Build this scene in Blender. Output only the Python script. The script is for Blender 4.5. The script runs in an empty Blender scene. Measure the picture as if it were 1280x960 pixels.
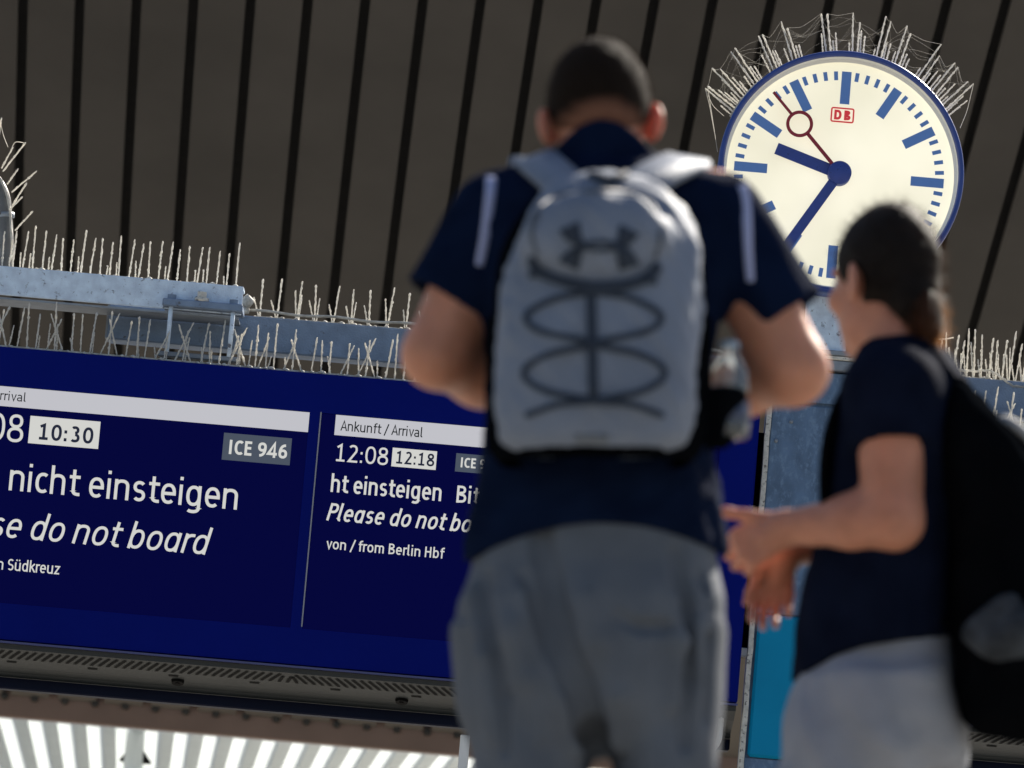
import bpy, math, random
import numpy as np
from mathutils import Vector, Matrix

random.seed(7)
rng = np.random.default_rng(7)
SC = bpy.context.scene
COL = SC.collection
R = math.radians

# ------------------------------------------------------------------ camera
PITCH, ROLL, F = R(8.0), R(4.9), 7000.0
CAM = Vector((0, 0, 0.12))
fw = Vector((0, math.cos(PITCH), math.sin(PITCH)))
up0 = Vector((0, -math.sin(PITCH), math.cos(PITCH)))
rt0 = Vector((1, 0, 0))
rt = rt0 * math.cos(ROLL) + up0 * math.sin(ROLL)
up = -rt0 * math.sin(ROLL) + up0 * math.cos(ROLL)
cam = bpy.data.cameras.new('camera')
cam.sensor_width = 36.0
cam.lens = 36.0 * F / 1280
cam.clip_start = 0.1
cam.clip_end = 3000
cam.dof.use_dof = True
cam.dof.focus_distance = 22.5
APERTURE = 0.0275
cam.dof.aperture_fstop = cam.lens / 1000 / APERTURE
co = bpy.data.objects.new('camera', cam)
COL.objects.link(co)
co.matrix_world = Matrix(((rt.x, up.x, -fw.x, CAM.x), (rt.y, up.y, -fw.y, CAM.y), (rt.z, up.z, -fw.z, CAM.z), (0, 0, 0, 1)))
SC.camera = co

# ------------------------------------------------------------------ sky, sun, exposure
SUN_EL, SUN_AZ = R(37), R(28)          # azimuth from +Y towards +X: behind the people
w = bpy.data.worlds.new('World')
SC.world = w
w.use_nodes = True
nt = w.node_tree
sky = nt.nodes.new('ShaderNodeTexSky')
sky.sky_type = 'NISHITA'
sky.sun_disc = False
sky.sun_elevation = SUN_EL
sky.sun_rotation = SUN_AZ
sky.air_density = 1.0
sky.dust_density = 2.5
sky.ozone_density = 1.0
nt.links.new(sky.outputs[0], nt.nodes['Background'].inputs[0])
nt.nodes['Background'].inputs[1].default_value = 0.058
sl = bpy.data.lights.new('sun', 'SUN')
sl.energy = 5.0
sl.angle = R(0.5)
sl.color = (1.0, 0.93, 0.82)
so = bpy.data.objects.new('sun', sl)
COL.objects.link(so)
sdir = Vector((math.sin(SUN_AZ) * math.cos(SUN_EL), math.cos(SUN_AZ) * math.cos(SUN_EL), math.sin(SUN_EL)))
so.rotation_euler = sdir.to_track_quat('Z', 'Y').to_euler()
so.location = (0, 0, 30)
vs = SC.view_settings
SC.display_settings.display_device = 'sRGB'
vs.view_transform = 'Standard'
vs.look = 'None'
EXPO = 1.25
vs.exposure = EXPO
EK = 2 ** -EXPO                          # keeps screens and the dial at their own level
vs.gamma = 1.0
SC.cycles.use_denoising = True
SC.cycles.sample_clamp_indirect = 6
SC.cycles.max_bounces = 8
SC.cycles.transparent_max_bounces = 8

# ------------------------------------------------------------------ helpers
def ray(px, py):
    return fw + rt * ((px - 640) / F) - up * ((py - 480) / F)

def P(px, py, Y):
    d = ray(px, py)
    return CAM + d * (Y / d.y)

def mat(name, col, rough=.6, var=.12, scale=8.0, bump=0.0, bscale=60.0, metal=0.0, sss=0.0, emit=None, estr=0.0,
        spots=None, spot_scale=25.0, spot_lo=.58, spot_hi=.66, stretch=(1, 1, 1), sheen=0.0, trans=0.0, spec=.5):
    m = bpy.data.materials.new(name)
    m.use_nodes = True
    t = m.node_tree
    b = t.nodes['Principled BSDF']
    tc = t.nodes.new('ShaderNodeTexCoord')
    mp = t.nodes.new('ShaderNodeMapping')
    mp.inputs['Scale'].default_value = stretch
    t.links.new(tc.outputs['Object'], mp.inputs[0])
    n = t.nodes.new('ShaderNodeTexNoise')
    n.inputs['Scale'].default_value = scale
    n.inputs['Detail'].default_value = 6
    t.links.new(mp.outputs[0], n.inputs['Vector'])
    r = t.nodes.new('ShaderNodeValToRGB')
    c = np.array(col)
    r.color_ramp.elements[0].position = .3
    r.color_ramp.elements[1].position = .7
    r.color_ramp.elements[0].color = (*np.clip(c * (1 - var), 0, 1), 1)
    r.color_ramp.elements[1].color = (*np.clip(c * (1 + var), 0, 1), 1)
    t.links.new(n.outputs[0], r.inputs[0])
    out = r.outputs[0]
    if spots is not None:
        n2 = t.nodes.new('ShaderNodeTexNoise')
        n2.inputs['Scale'].default_value = spot_scale
        n2.inputs['Detail'].default_value = 8
        n2.inputs['Roughness'].default_value = .7
        t.links.new(mp.outputs[0], n2.inputs['Vector'])
        r2 = t.nodes.new('ShaderNodeValToRGB')
        r2.color_ramp.elements[0].position = spot_lo
        r2.color_ramp.elements[1].position = spot_hi
        t.links.new(n2.outputs[0], r2.inputs[0])
        mx = t.nodes.new('ShaderNodeMixRGB')
        mx.inputs[2].default_value = (*spots, 1)
        t.links.new(r2.outputs[0], mx.inputs[0])
        t.links.new(out, mx.inputs[1])
        out = mx.outputs[0]
    t.links.new(out, b.inputs['Base Color'])
    b.inputs['Roughness'].default_value = rough
    b.inputs['Metallic'].default_value = metal
    b.inputs['Specular IOR Level'].default_value = spec
    if sss:
        b.inputs['Subsurface Weight'].default_value = sss
        b.inputs['Subsurface Radius'].default_value = (1.0, .25, .1)
        b.inputs['Subsurface Scale'].default_value = .035
    if sheen:
        b.inputs['Sheen Weight'].default_value = sheen
    if trans:
        b.inputs['Transmission Weight'].default_value = trans
    if emit is not None:
        b.inputs['Emission Color'].default_value = (*emit, 1)
        b.inputs['Emission Strength'].default_value = estr * EK
    if bump:
        n3 = t.nodes.new('ShaderNodeTexNoise')
        n3.inputs['Scale'].default_value = bscale
        n3.inputs['Detail'].default_value = 4
        t.links.new(mp.outputs[0], n3.inputs['Vector'])
        bp = t.nodes.new('ShaderNodeBump')
        bp.inputs['Strength'].default_value = bump
        bp.inputs['Distance'].default_value = .01
        t.links.new(n3.outputs[0], bp.inputs['Height'])
        t.links.new(bp.outputs[0], b.inputs['Normal'])
    return m

def translucent(m, weight, col):
    """mix a translucent lobe into an existing material (thin sheets, webs, hair ends)"""
    t = m.node_tree
    b = t.nodes['Principled BSDF']
    o = t.nodes['Material Output']
    tr = t.nodes.new('ShaderNodeBsdfTranslucent')
    tr.inputs[0].default_value = (*col, 1)
    mx = t.nodes.new('ShaderNodeMixShader')
    mx.inputs[0].default_value = weight
    t.links.new(b.outputs[0], mx.inputs[1])
    t.links.new(tr.outputs[0], mx.inputs[2])
    t.links.new(mx.outputs[0], o.inputs[0])
    return m

def tag(o, label=None, cat=None, group=None, kind=None):
    if label: o['label'] = label
    if cat: o['category'] = cat
    if group: o['group'] = group
    if kind: o['kind'] = kind
    return o

def empty(name, loc, label=None, cat=None, group=None):
    o = bpy.data.objects.new(name, None)
    o.empty_display_size = .1
    o.location = loc
    COL.objects.link(o)
    return tag(o, label, cat, group)

def wloc(o):
    v = Vector((0, 0, 0))
    while o is not None:
        v += Vector(o.location)
        o = o.parent
    return v

class MB:
    """collects world-space geometry that becomes ONE mesh object"""
    def __init__(s):
        s.v, s.f, s.mi, s.sm = [], [], [], []
    def add(s, vs, fs, mi=0, smooth=False):
        b = len(s.v)
        s.v += [tuple(x) for x in vs]
        s.f += [tuple(i + b for i in f) for f in fs]
        s.mi += [mi] * len(fs)
        s.sm += [smooth] * len(fs)
        return s
    def box(s, c, d, mi=0, rot=None, bev=0.0):
        hx, hy, hz = d[0] / 2, d[1] / 2, d[2] / 2
        if bev <= 0:
            vs = [Vector((x * hx, y * hy, z * hz)) for x in (-1, 1) for y in (-1, 1) for z in (-1, 1)]
            fs = [(0, 1, 3, 2), (4, 6, 7, 5), (0, 4, 5, 1), (2, 3, 7, 6), (0, 2, 6, 4), (1, 5, 7, 3)]
        else:
            b = min(bev, hx * .9, hy * .9, hz * .9)
            vs, idx = [], {}
            for x in (-1, 1):
                for y in (-1, 1):
                    for z in (-1, 1):
                        for a in range(3):
                            q = [x * (hx - b), y * (hy - b), z * (hz - b)]
                            q[a] = (x * hx, y * hy, z * hz)[a]
                            idx[(x, y, z, a)] = len(vs)
                            vs.append(Vector(q))
            fs = []
            I = lambda x, y, z, a: idx[(x, y, z, a)]
            for k in (-1, 1):
                fs.append([I(k, -1, -1, 0), I(k, 1, -1, 0), I(k, 1, 1, 0), I(k, -1, 1, 0)][::k])
                fs.append([I(-1, k, -1, 1), I(-1, k, 1, 1), I(1, k, 1, 1), I(1, k, -1, 1)][::k])
                fs.append([I(-1, -1, k, 2), I(1, -1, k, 2), I(1, 1, k, 2), I(-1, 1, k, 2)][::k])
            for p in (-1, 1):
                for q in (-1, 1):
                    fs.append([I(p, q, -1, 0), I(p, q, 1, 0), I(p, q, 1, 1), I(p, q, -1, 1)][::-p * q])
                    fs.append([I(p, -1, q, 0), I(p, -1, q, 2), I(p, 1, q, 2), I(p, 1, q, 0)][::-p * q] if False else [I(p, -1, q, 0), I(p, 1, q, 0), I(p, 1, q, 2), I(p, -1, q, 2)][::p * q])
                    fs.append([I(-1, p, q, 1), I(-1, p, q, 2), I(1, p, q, 2), I(1, p, q, 1)][::p * q])
            for x in (-1, 1):
                for y in (-1, 1):
                    for z in (-1, 1):
                        fs.append([I(x, y, z, 0), I(x, y, z, 1), I(x, y, z, 2)][::x * y * z])
        if rot is not None:
            vs = [rot @ q for q in vs]
        c = Vector(c)
        return s.add([q + c for q in vs], fs, mi)
    def prism(s, poly, y0, y1, mi=0, side_mi=None):
        """poly: (x, z) outline, extruded from y0 to y1"""
        n = len(poly)
        vs = [(x, y0, z) for x, z in poly] + [(x, y1, z) for x, z in poly]
        s.add(vs, [tuple(range(n)), tuple(range(2 * n - 1, n - 1, -1))], mi)
        return s.add(vs, [(i + n, (i + 1) % n + n, (i + 1) % n, i)[::1] for i in range(n)], mi if side_mi is None else side_mi)
    def tube(s, pts, r, n=8, mi=0, smooth=True, cap=True, noise=0.0):
        pts = [Vector(p) for p in pts]
        rs = r if isinstance(r, (list, tuple)) else [r] * len(pts)
        vs, fs = [], []
        prev = None
        for i, p in enumerate(pts):
            t = (pts[min(i + 1, len(pts) - 1)] - pts[max(i - 1, 0)]).normalized()
            if prev is None:
                a = Vector((0, 0, 1)) if abs(t.z) < .9 else Vector((1, 0, 0))
                u = t.cross(a).normalized()
            else:
                u = (prev - t * prev.dot(t)).normalized()
            prev = u
            v2 = t.cross(u)
            for k in range(n):
                a = 2 * math.pi * k / n
                q = rs[i] * (1 + noise * random.uniform(-1, 1))
                vs.append(p + u * (math.cos(a) * q) + v2 * (math.sin(a) * q))
        for i in range(len(pts) - 1):
            for k in range(n):
                a, b = i * n + k, i * n + (k + 1) % n
                fs.append((a, b, b + n, a + n))
        if cap:
            fs.append(tuple(range(n - 1, -1, -1)))
            fs.append(tuple(range(len(vs) - n, len(vs))))
        return s.add(vs, fs, mi, smooth)
    def ribbon(s, pts, widths, wdir, thick, mi=0):
        """flat strap with real thickness; wdir: list of width directions"""
        pts = [Vector(p) for p in pts]
        vs, fs = [], []
        for i, p in enumerate(pts):
            t = (pts[min(i + 1, len(pts) - 1)] - pts[max(i - 1, 0)]).normalized()
            wd = Vector(wdir[i] if isinstance(wdir, list) else wdir)
            wd = (wd - t * wd.dot(t)).normalized()
            nn = t.cross(wd) * thick / 2
            wd = wd * (widths[i] / 2)
            vs += [p - wd - nn, p + wd - nn, p + wd + nn, p - wd + nn]
        for i in range(len(pts) - 1):
            for k in range(4):
                a, b = i * 4 + k, i * 4 + (k + 1) % 4
                fs.append((a, b, b + 4, a + 4))
        fs.append((3, 2, 1, 0))
        e = len(vs) - 4
        fs.append((e, e + 1, e + 2, e + 3))
        return s.add(vs, fs, mi, True)
    def build(s, name, mats, parent=None, loc=None, label=None):
        me = bpy.data.meshes.new(name)
        base = wloc(parent) if parent is not None else Vector((0, 0, 0))
        l = Vector(loc) if loc is not None else base
        me.from_pydata([tuple(Vector(q) - l) for q in s.v], [], s.f)
        for m in (mats if isinstance(mats, (list, tuple)) else [mats]):
            me.materials.append(m)
        me.polygons.foreach_set('material_index', s.mi)
        me.polygons.foreach_set('use_smooth', s.sm)
        me.update()
        o = bpy.data.objects.new(name, me)
        o.parent = parent
        o.location = l - base
        COL.objects.link(o)
        if label: o['label'] = label
        return o

def cr(pts, n=6):
    """Catmull-Rom through the points"""
    p = [Vector(q) for q in pts]
    p = [p[0] * 2 - p[1]] + p + [p[-1] * 2 - p[-2]]
    out = []
    for i in range(1, len(p) - 2):
        for k in range(n):
            t = k / n
            out.append(.5 * ((2 * p[i]) + (p[i + 1] - p[i - 1]) * t + (2 * p[i - 1] - 5 * p[i] + 4 * p[i + 1] - p[i + 2]) * t * t
                             + (3 * p[i] - p[i - 1] - 3 * p[i + 1] + p[i + 2]) * t ** 3))
    out.append(p[-2])
    return out

# ------------------------------------------------------------------ stroke lettering (condensed humanist sans)
XH, ASC, DSC = .74, 1.04, -.26
def arc(cx, cy, rx, ry, a0, a1, n=18, e=2.3):
    out = []
    for i in range(n + 1):
        a = R(a0 + (a1 - a0) * i / n)
        c, s_ = math.cos(a), math.sin(a)
        out.append((cx + rx * math.copysign(abs(c) ** (2 / e), c), cy + ry * math.copysign(abs(s_) ** (2 / e), s_)))
    return out

def glyph(ch, w, ital=False):
    """returns (strokes, advance) in units of the cap height"""
    s = w / 2
    L = lambda *p: list(p)
    x, X = XH, XH - s
    bowl = lambda cx, W, h=XH: arc(cx, h / 2, W / 2 - s, h / 2 - s, 0, 360, 32)
    if ch == ' ': return [], .25
    if ch in 'nhmu':
        if ch == 'n' or ch == 'h':
            W = .50
            return [L((s, 0), (s, x if ch == 'n' else ASC)), arc(W / 2, x - .26, W / 2 - s, .26 - s, 170, 0) + [(W - s, 0)]], W + .13
        if ch == 'm':
            return [L((s, 0), (s, x)), arc(.24, x - .24, .24 - s, .24 - s, 170, 0) + [(.48 - s, 0)],
                    arc(.48 - w / 2 + .21 - s * 1.0, x - .24, .24 - s * 1.2, .24 - s, 170, 0) + [(.48 - w / 2 + .21 - s + .24 - s * 1.2, 0)]], .92
        W = .50
        return [L((W - s, 0), (W - s, x)), [(s, x)] + arc(W / 2, .26, W / 2 - s, .26 - s, 180, 350)], W + .13
    if ch == 'ü':
        st, a = glyph('u', w)
        return st + [L((.14, .87), (.14, .87 + w)), L((.36, .87), (.36, .87 + w))], a
    if ch == 'i': return [L((s, 0), (s, x)), L((s, .90), (s, .90 + w * 1.05))], w + .13
    if ch == 'l':
        return [[(s, ASC)] + [(s, .16)] + arc(s + .12, .16, .12, .16 - s, 180, 270, 8)], w + .19
    if ch == 'r': return [L((s, 0), (s, x)), arc(.27, x - .26, .27 - s, .26 - s, 170, 75, 10)], .36
    if ch == 't': return [[(.15, .95), (.15, .18)] + arc(.32, .18, .17, .18 - s, 180, 285, 10), L((0, X), (.36, X))], .42
    if ch == 'f': return [[(.14, 0), (.14, .84)] + arc(.31, .84, .17, ASC - s - .84, 180, 80, 10), L((0, X), (.34, X))], .38
    if ch == 'e':
        W = .50
        return [[(s * .8, .375), (W - s, .375)] + arc(W / 2, x / 2, W / 2 - s, x / 2 - s, 4, 312, 26)], W + .10
    if ch == 'o': return [bowl(.26, .52)], .62
    if ch == 'c': return [arc(.25, x / 2, .25 - s, x / 2 - s, 55, 308, 24)], .50
    if ch == 's' or ch == 'S':
        H = XH if ch == 's' else 1.0
        W = .42 if ch == 's' else .50
        q = (H - w) / 4
        top = arc(W / 2, H - s - q, W / 2 - s, q, 35, 250, 16, 2.1)
        bot = arc(W / 2, s + q, W / 2 - s, q, 70, -145, 16, 2.1)
        return [top + bot], W + .10
    if ch == 'a' and not ital:
        W = .46
        return [arc(W / 2 - .02, x - .22, W / 2 - s, .22 - s, 150, 0, 14) + [(W - s, 0)],
                arc(W / 2 - .02, .22, W / 2 - s - .0, .22 - s, 80, 300, 20) + [(W - s, .13)], L((W / 2 - .04, .44 - s), (W - s, .44 - s))], W + .12
    if ch in 'adbg':
        W = .50
        b = bowl(W / 2, W)
        if ch == 'a': return [b, L((W - s, 0), (W - s, x))], W + .13
        if ch == 'd': return [b, L((W - s, 0), (W - s, ASC))], W + .13
        if ch == 'b': return [b, L((s, 0), (s, ASC))], W + .11
        return [b, [(W - s, x), (W - s, -.06)] + arc(W / 2, -.06, W / 2 - s, .20 - s, 0, -140, 14)], W + .13
    if ch == 'k': return [L((s, 0), (s, ASC)), L((.42, x), (s + .02, .36)), L((.16, .46), (.46, 0))], .54
    if ch == 'v': return [L((s * .8, x), (.24, s * .4), (.48 - s * .8, x))], .53
    if ch == 'z': return [L((.02, X), (.39, X), (.05, s), (.42, s))], .52
    if ch == 'A': return [L((s * .6, 0), (.30, 1.0 - s * .3), (.60 - s * .6, 0)), L((.13, .32), (.47, .32))], .66
    if ch == 'I': return [L((s, 0), (s, 1))], w + .14
    if ch == 'C': return [arc(.32, .5, .32 - s, .5 - s, 52, 308, 26)], .60
    if ch == 'E': return [L((.44, s), (s, s), (s, 1 - s), (.43, 1 - s)), L((s, .52), (.40, .52))], .54
    if ch == 'H': return [L((s, 0), (s, 1)), L((.54 - s, 0), (.54 - s, 1)), L((s, .53), (.54 - s, .53))], .68
    if ch == 'P': return [L((s, 0), (s, 1)), [(s, 1 - s)] + arc(.24, .72, .26 - s, .28 - s, 90, -90, 16) + [(s, .44 + s)]], .58
    if ch == 'B': return [L((s, 0), (s, 1)), [(s, 1 - s)] + arc(.24, .76, .24 - s, .24 - s, 90, -90, 14) + [(s, .52 + s * .2)],
                          [(s, .53)] + arc(.26, .28, .26 - s, .26 - s, 90, -90, 16) + [(s, s)]], .62
    if ch == 'D': return [L((s, 0), (s, 1)), [(s, 1 - s)] + arc(.26, .5, .32 - s, .5 - s, 90, -90, 22) + [(s, s)]], .68
    if ch == ':': return [L((s * 1.1, .02), (s * 1.1, .02 + w * 1.15)), L((s * 1.1, .50), (s * 1.1, .50 + w * 1.15))], w + .14
    if ch == '/': return [L((0, -.14), (.36, 1.05))], .42
    if ch == '0': return [arc(.27, .5, .27 - s, .5 - s, 0, 360, 36)], .62
    if ch == '1': return [L((.08, .80), (.27, 1 - s), (.27, 0)), L((.05, s), (.48, s))], .62
    if ch == '2': return [arc(.25, .73, .23 - s, .27 - s, 150, -35, 18) + [(s * 1.2, s), (.50, s)]], .62
    if ch == '3': return [arc(.23, .75, .23 - s, .25 - s, 140, -88, 18), arc(.24, .28, .26 - s, .28 - s, 88, -140, 18)], .62
    if ch == '4': return [L((.38, 0), (.38, 1), (.02, .26), (.54, .26))], .62
    if ch == '6': return [arc(.27, .32, .27 - s, .32 - s, 0, 360, 28), [(.42, 1 - s)] + arc(.42, .34, .42 - s, .66 - s, 100, 180, 14)], .62
    if ch == '9': return [arc(.27, .68, .27 - s, .32 - s, 0, 360, 28), [(.12, s)] + arc(.12, .66, .42 - s, .66 - s, -80, 0, 14)], .62
    if ch == '8': return [arc(.27, .755, .23 - s, .245 - s, 0, 360, 28), arc(.27, .27, .27 - s, .27 - s, 0, 360, 28)], .62
    return [], .3

def lettering(mb, text, x0, z0, x1, cap, Y, weight=.125, shear=0.0, mi=0, slope=0.0):
    """writes text from x0 to x1 on baseline z0 in the plane y=Y (facing -y); cap = cap height in metres"""
    pens, pen = [], 0.0
    for ch in text:
        st, adv = glyph(ch, weight, shear > 0)
        pens.append((st, pen))
        pen += adv
    last = [p[0] for st in pens[-1][0] for p in st]
    wid = pens[-1][1] + (max(last) + weight / 2 if last else 0)
    sx = (x1 - x0) / wid
    hw = weight / 2 * cap
    k = 0
    for st, px in pens:
        for pl in st:
            pts = [Vector((x0 + (px + a) * sx + b * shear * cap, z0 + b * cap)) for a, b in pl]
            closed = (pts[0] - pts[-1]).length < 1e-5
            if closed: pts = pts[:-1]
            n = len(pts)
            vs = []
            y = Y - .00008 * (k % 5)
            k += 1
            for i in range(n):
                p = pts[i]
                a = pts[i - 1] if (i > 0 or closed) else None
                b = pts[(i + 1) % n] if (i < n - 1 or closed) else None
                d1 = (p - a).normalized() if a is not None else None
                d2 = (b - p).normalized() if b is not None else None
                if d1 is None: d1 = d2
                if d2 is None: d2 = d1
                n1, n2 = Vector((-d1.y, d1.x)), Vector((-d2.y, d2.x))
                mm = (n1 + n2)
                mm = mm.normalized() if mm.length > 1e-6 else n1
                ln = min(hw / max(mm.dot(n1), .35), hw * 2.2)
                q1, q2 = p + mm * ln, p - mm * ln
                vs += [(q1.x, y, q1.y), (q2.x, y, q2.y)]
            rngi = range(n if closed else n - 1)
            mb.add(vs, [(2 * i, 2 * i + 1, (2 * ((i + 1) % n)) + 1, 2 * ((i + 1) % n)) for i in rngi], mi)

# ------------------------------------------------------------------ signed-distance modelling (bodies, clothes, bags)
def smin(a, b, k):
    h = np.clip(.5 + .5 * (b - a) / k, 0, 1)
    return b * (1 - h) + a * h - k * h * (1 - h)
def smax(a, b, k): return -smin(-a, -b, k)
def ell(p, c, r, B=None):
    q = p - np.array(c)
    if B is not None: q = q @ np.array(B).T
    r = np.array(r)
    k0 = np.linalg.norm(q / r, axis=1)
    k1 = np.linalg.norm(q / (r * r), axis=1)
    return k0 * (k0 - 1) / np.maximum(k1, 1e-6)
def cone(p, a, b, ra, rb):
    a, b = np.array(a), np.array(b)
    ba = b - a
    h = np.clip(((p - a) @ ba) / max(ba @ ba, 1e-9), 0, 1)
    return np.linalg.norm(p - a - h[:, None] * ba, axis=1) - (ra + (rb - ra) * h)
def herm(z, zs, vs):
    zs, vs = np.array(zs, float), np.array(vs, float)
    m = np.gradient(vs, zs)
    z = np.clip(z, zs[0], zs[-1])
    i = np.clip(np.searchsorted(zs, z) - 1, 0, len(zs) - 2)
    h = zs[i + 1] - zs[i]
    t = (z - zs[i]) / h
    return ((2 * t**3 - 3 * t**2 + 1) * vs[i] + (t**3 - 2 * t**2 + t) * h * m[i] + (-2 * t**3 + 3 * t**2) * vs[i + 1] + (t**3 - t**2) * h * m[i + 1])
def loft(p, keys, rot=0.0, n=2.0, capk=.02):
    """keys: (z, cx, cy, half_lateral, half_depth), any order"""
    k = sorted(keys)
    zs = [q[0] for q in k]
    z = p[:, 2]
    cx, cy, a, b = (herm(z, zs, [q[i] for q in k]) for i in (1, 2, 3, 4))
    dx, dy = p[:, 0] - cx, p[:, 1] - cy
    if rot:
        c, s_ = math.cos(rot), math.sin(rot)
        dx, dy = dx * c + dy * s_, -dx * s_ + dy * c
    ex = (np.abs(dx / a) ** n + np.abs(dy / b) ** n) ** (1 / n)
    d = (ex - 1) * np.minimum(a, b)
    return smax(smax(d, zs[0] - z, capk), z - zs[-1], capk)

def sdf_mesh(fn, lo, hi, h):
    lo, hi = np.array(lo, float), np.array(hi, float)
    Bk = 12
    nb = np.ceil((hi - lo) / h / Bk).astype(int) + 1
    n = nb * Bk
    D = np.ones(n, np.float32)
    half = Bk * h / 2
    bi = np.stack(np.meshgrid(*[np.arange(k) for k in nb], indexing='ij'), -1).reshape(-1, 3)
    cen = lo + bi * Bk * h + half
    dc = fn(cen)
    lim = half * 1.75 + .035
    loc = np.stack(np.meshgrid(*[np.arange(Bk)] * 3, indexing='ij'), -1).reshape(-1, 3)
    for q, d in zip(bi, dc):
        if abs(d) > lim and d < 0:
            o = q * Bk
            D[o[0]:o[0] + Bk, o[1]:o[1] + Bk, o[2]:o[2] + Bk] = -1
    act = bi[np.abs(dc) <= lim]
    for s0 in range(0, len(act), 100):
        ch = act[s0:s0 + 100]
        idx = (ch[:, None, :] * Bk + loc[None]).reshape(-1, 3)
        v = fn(lo + idx * h).astype(np.float32)
        D[idx[:, 0], idx[:, 1], idx[:, 2]] = v
    ins = D < 0
    cnt = np.zeros(n - 1, np.int8)
    corners = [(i, j, k) for i in (0, 1) for j in (0, 1) for k in (0, 1)]
    sl_ = lambda A, c: A[c[0]:c[0] + n[0] - 1, c[1]:c[1] + n[1] - 1, c[2]:c[2] + n[2] - 1]
    for c in corners: cnt += sl_(ins, c)
    cells = np.argwhere((cnt > 0) & (cnt < 8))
    vid = -np.ones(n - 1, np.int64)
    vid[cells[:, 0], cells[:, 1], cells[:, 2]] = np.arange(len(cells))
    acc = np.zeros((len(cells), 3))
    m = np.zeros(len(cells))
    for a in corners:
        for ax in range(3):
            if a[ax] == 0:
                b = list(a); b[ax] = 1
                da = D[cells[:, 0] + a[0], cells[:, 1] + a[1], cells[:, 2] + a[2]]
                db = D[cells[:, 0] + b[0], cells[:, 1] + b[1], cells[:, 2] + b[2]]
                cross = (da < 0) != (db < 0)
                t = np.where(cross, da / np.where(cross, da - db, 1), 0)
                pt = cells + np.array(a)
                pt = pt.astype(float)
                pt[:, ax] += t
                acc += pt * cross[:, None]
                m += cross
    V = lo + acc / m[:, None] * h
    faces = []
    for ax in range(3):
        o1, o2 = (ax + 1) % 3, (ax + 2) % 3
        s1 = [slice(None)] * 3; s2 = [slice(None)] * 3
        s1[ax] = slice(0, n[ax] - 1); s2[ax] = slice(1, n[ax])
        A, Bb = ins[tuple(s1)], ins[tuple(s2)]
        e = np.argwhere(A != Bb)
        e = e[(e[:, o1] > 0) & (e[:, o2] > 0) & (e[:, o1] < n[o1] - 1) & (e[:, o2] < n[o2] - 1)]
        flip = A[e[:, 0], e[:, 1], e[:, 2]]
        q = []
        for d1, d2 in ((0, 0), (1, 0), (1, 1), (0, 1)):
            c = e.copy()
            c[:, o1] -= 1 - d1
            c[:, o2] -= 1 - d2
            q.append(vid[c[:, 0], c[:, 1], c[:, 2]])
        q = np.stack(q, 1)
        q[~flip] = q[~flip][:, ::-1]
        faces.append(q)
    Fq = np.concatenate(faces)
    Fq = Fq[(Fq >= 0).all(1)]
    return V, Fq

def relax(V, Fq, it=2, lam=.5):
    for _ in range(it):
        S = np.zeros_like(V); c = np.zeros(len(V))
        for a, b in ((0, 1), (1, 2), (2, 3), (3, 0)):
            np.add.at(S, Fq[:, a], V[Fq[:, b]]); np.add.at(c, Fq[:, a], 1)
            np.add.at(S, Fq[:, b], V[Fq[:, a]]); np.add.at(c, Fq[:, b], 1)
        V = V + lam * (S / np.maximum(c, 1)[:, None] - V)
    return V

def put_mesh(name, V, Fq, m, parent, extra=None, label=None, face_mat=None, mats=None, attr=None):
    """V already in world space; extra: (verts, tris) appended to the same mesh"""
    base = wloc(parent)
    V = np.asarray(V) - np.array(base)
    vs, fs = V.tolist(), Fq.tolist()
    if extra is not None:
        b = len(vs)
        vs += (np.asarray(extra[0]) - np.array(base)).tolist()
        fs += (np.asarray(extra[1]) + b).tolist()
    me = bpy.data.meshes.new(name)
    me.from_pydata(vs, [], fs)
    for q in (mats or [m]): me.materials.append(q)
    me.polygons.foreach_set('use_smooth', [True] * len(fs))
    if face_mat is not None:
        fm = np.zeros(len(fs), int); fm[:len(face_mat)] = face_mat
        me.polygons.foreach_set('material_index', fm.tolist())
    if attr is not None:
        at = me.attributes.new('length', 'FLOAT', 'POINT')
        a_ = np.ones(len(vs)); a_[:len(attr)] = attr
        if extra is not None: a_[len(attr):] = np.repeat(attr[extra[2]], 3)
        at.data.foreach_set('value', a_.astype(np.float32))
    me.update()
    o = bpy.data.objects.new(name, me)
    o.parent = parent
    COL.objects.link(o)
    if label: o['label'] = label
    return o

def vnoise(p, f, seed=0):
    """cheap smooth 3-D noise in about [-1, 1]"""
    r = np.random.default_rng(seed)
    out = np.zeros(len(p))
    for _ in range(5):
        k = r.normal(size=3) * f
        out += np.sin(p @ k + r.uniform(0, 6.28))
    return out / 5

# ------------------------------------------------------------------ materials
M = {}
M['ground'] = mat('platform_paving', (.23, .22, .20), .85, .2, 3, .4, 40)
M['soffit'] = mat('weathered_soffit_board', (.140, .124, .108), .8, .14, .8, .1, 10)
M['soffit_dark'] = mat('dark_gap', (.055, .05, .045), .9)
M['fascia'] = mat('brown_fascia', (.26, .17, .13), .7, .1, 2)
M['canopy_white'] = translucent(mat('white_roof_sheet', (.85, .87, .87), .5, .03, 2), .7, (.85, .88, .88))
M['canopy_beam'] = translucent(mat('grey_roof_beam', (.80, .84, .85), .6, .05, 2), .22, (.8, .85, .86))
M['galv'] = mat('galvanised_steel', (.17, .235, .34), .55, .16, 14, .25, 120, metal=.15, spots=(.10, .11, .13), spot_scale=22, spot_lo=.60, spot_hi=.68)
M['galv_lit'] = mat('lit_galvanised_steel', (.62, .74, .90), .5, .16, 22, .3, 140, metal=.0, spots=(.10, .12, .16), spot_scale=30, spot_lo=.585, spot_hi=.66)  # paler steel copy with the channel's sky-lit brightness put into its colour
M['steel_dark'] = mat('dull_steel', (.24, .27, .31), .5, .15, 20, .1, 90, metal=.3)
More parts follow.
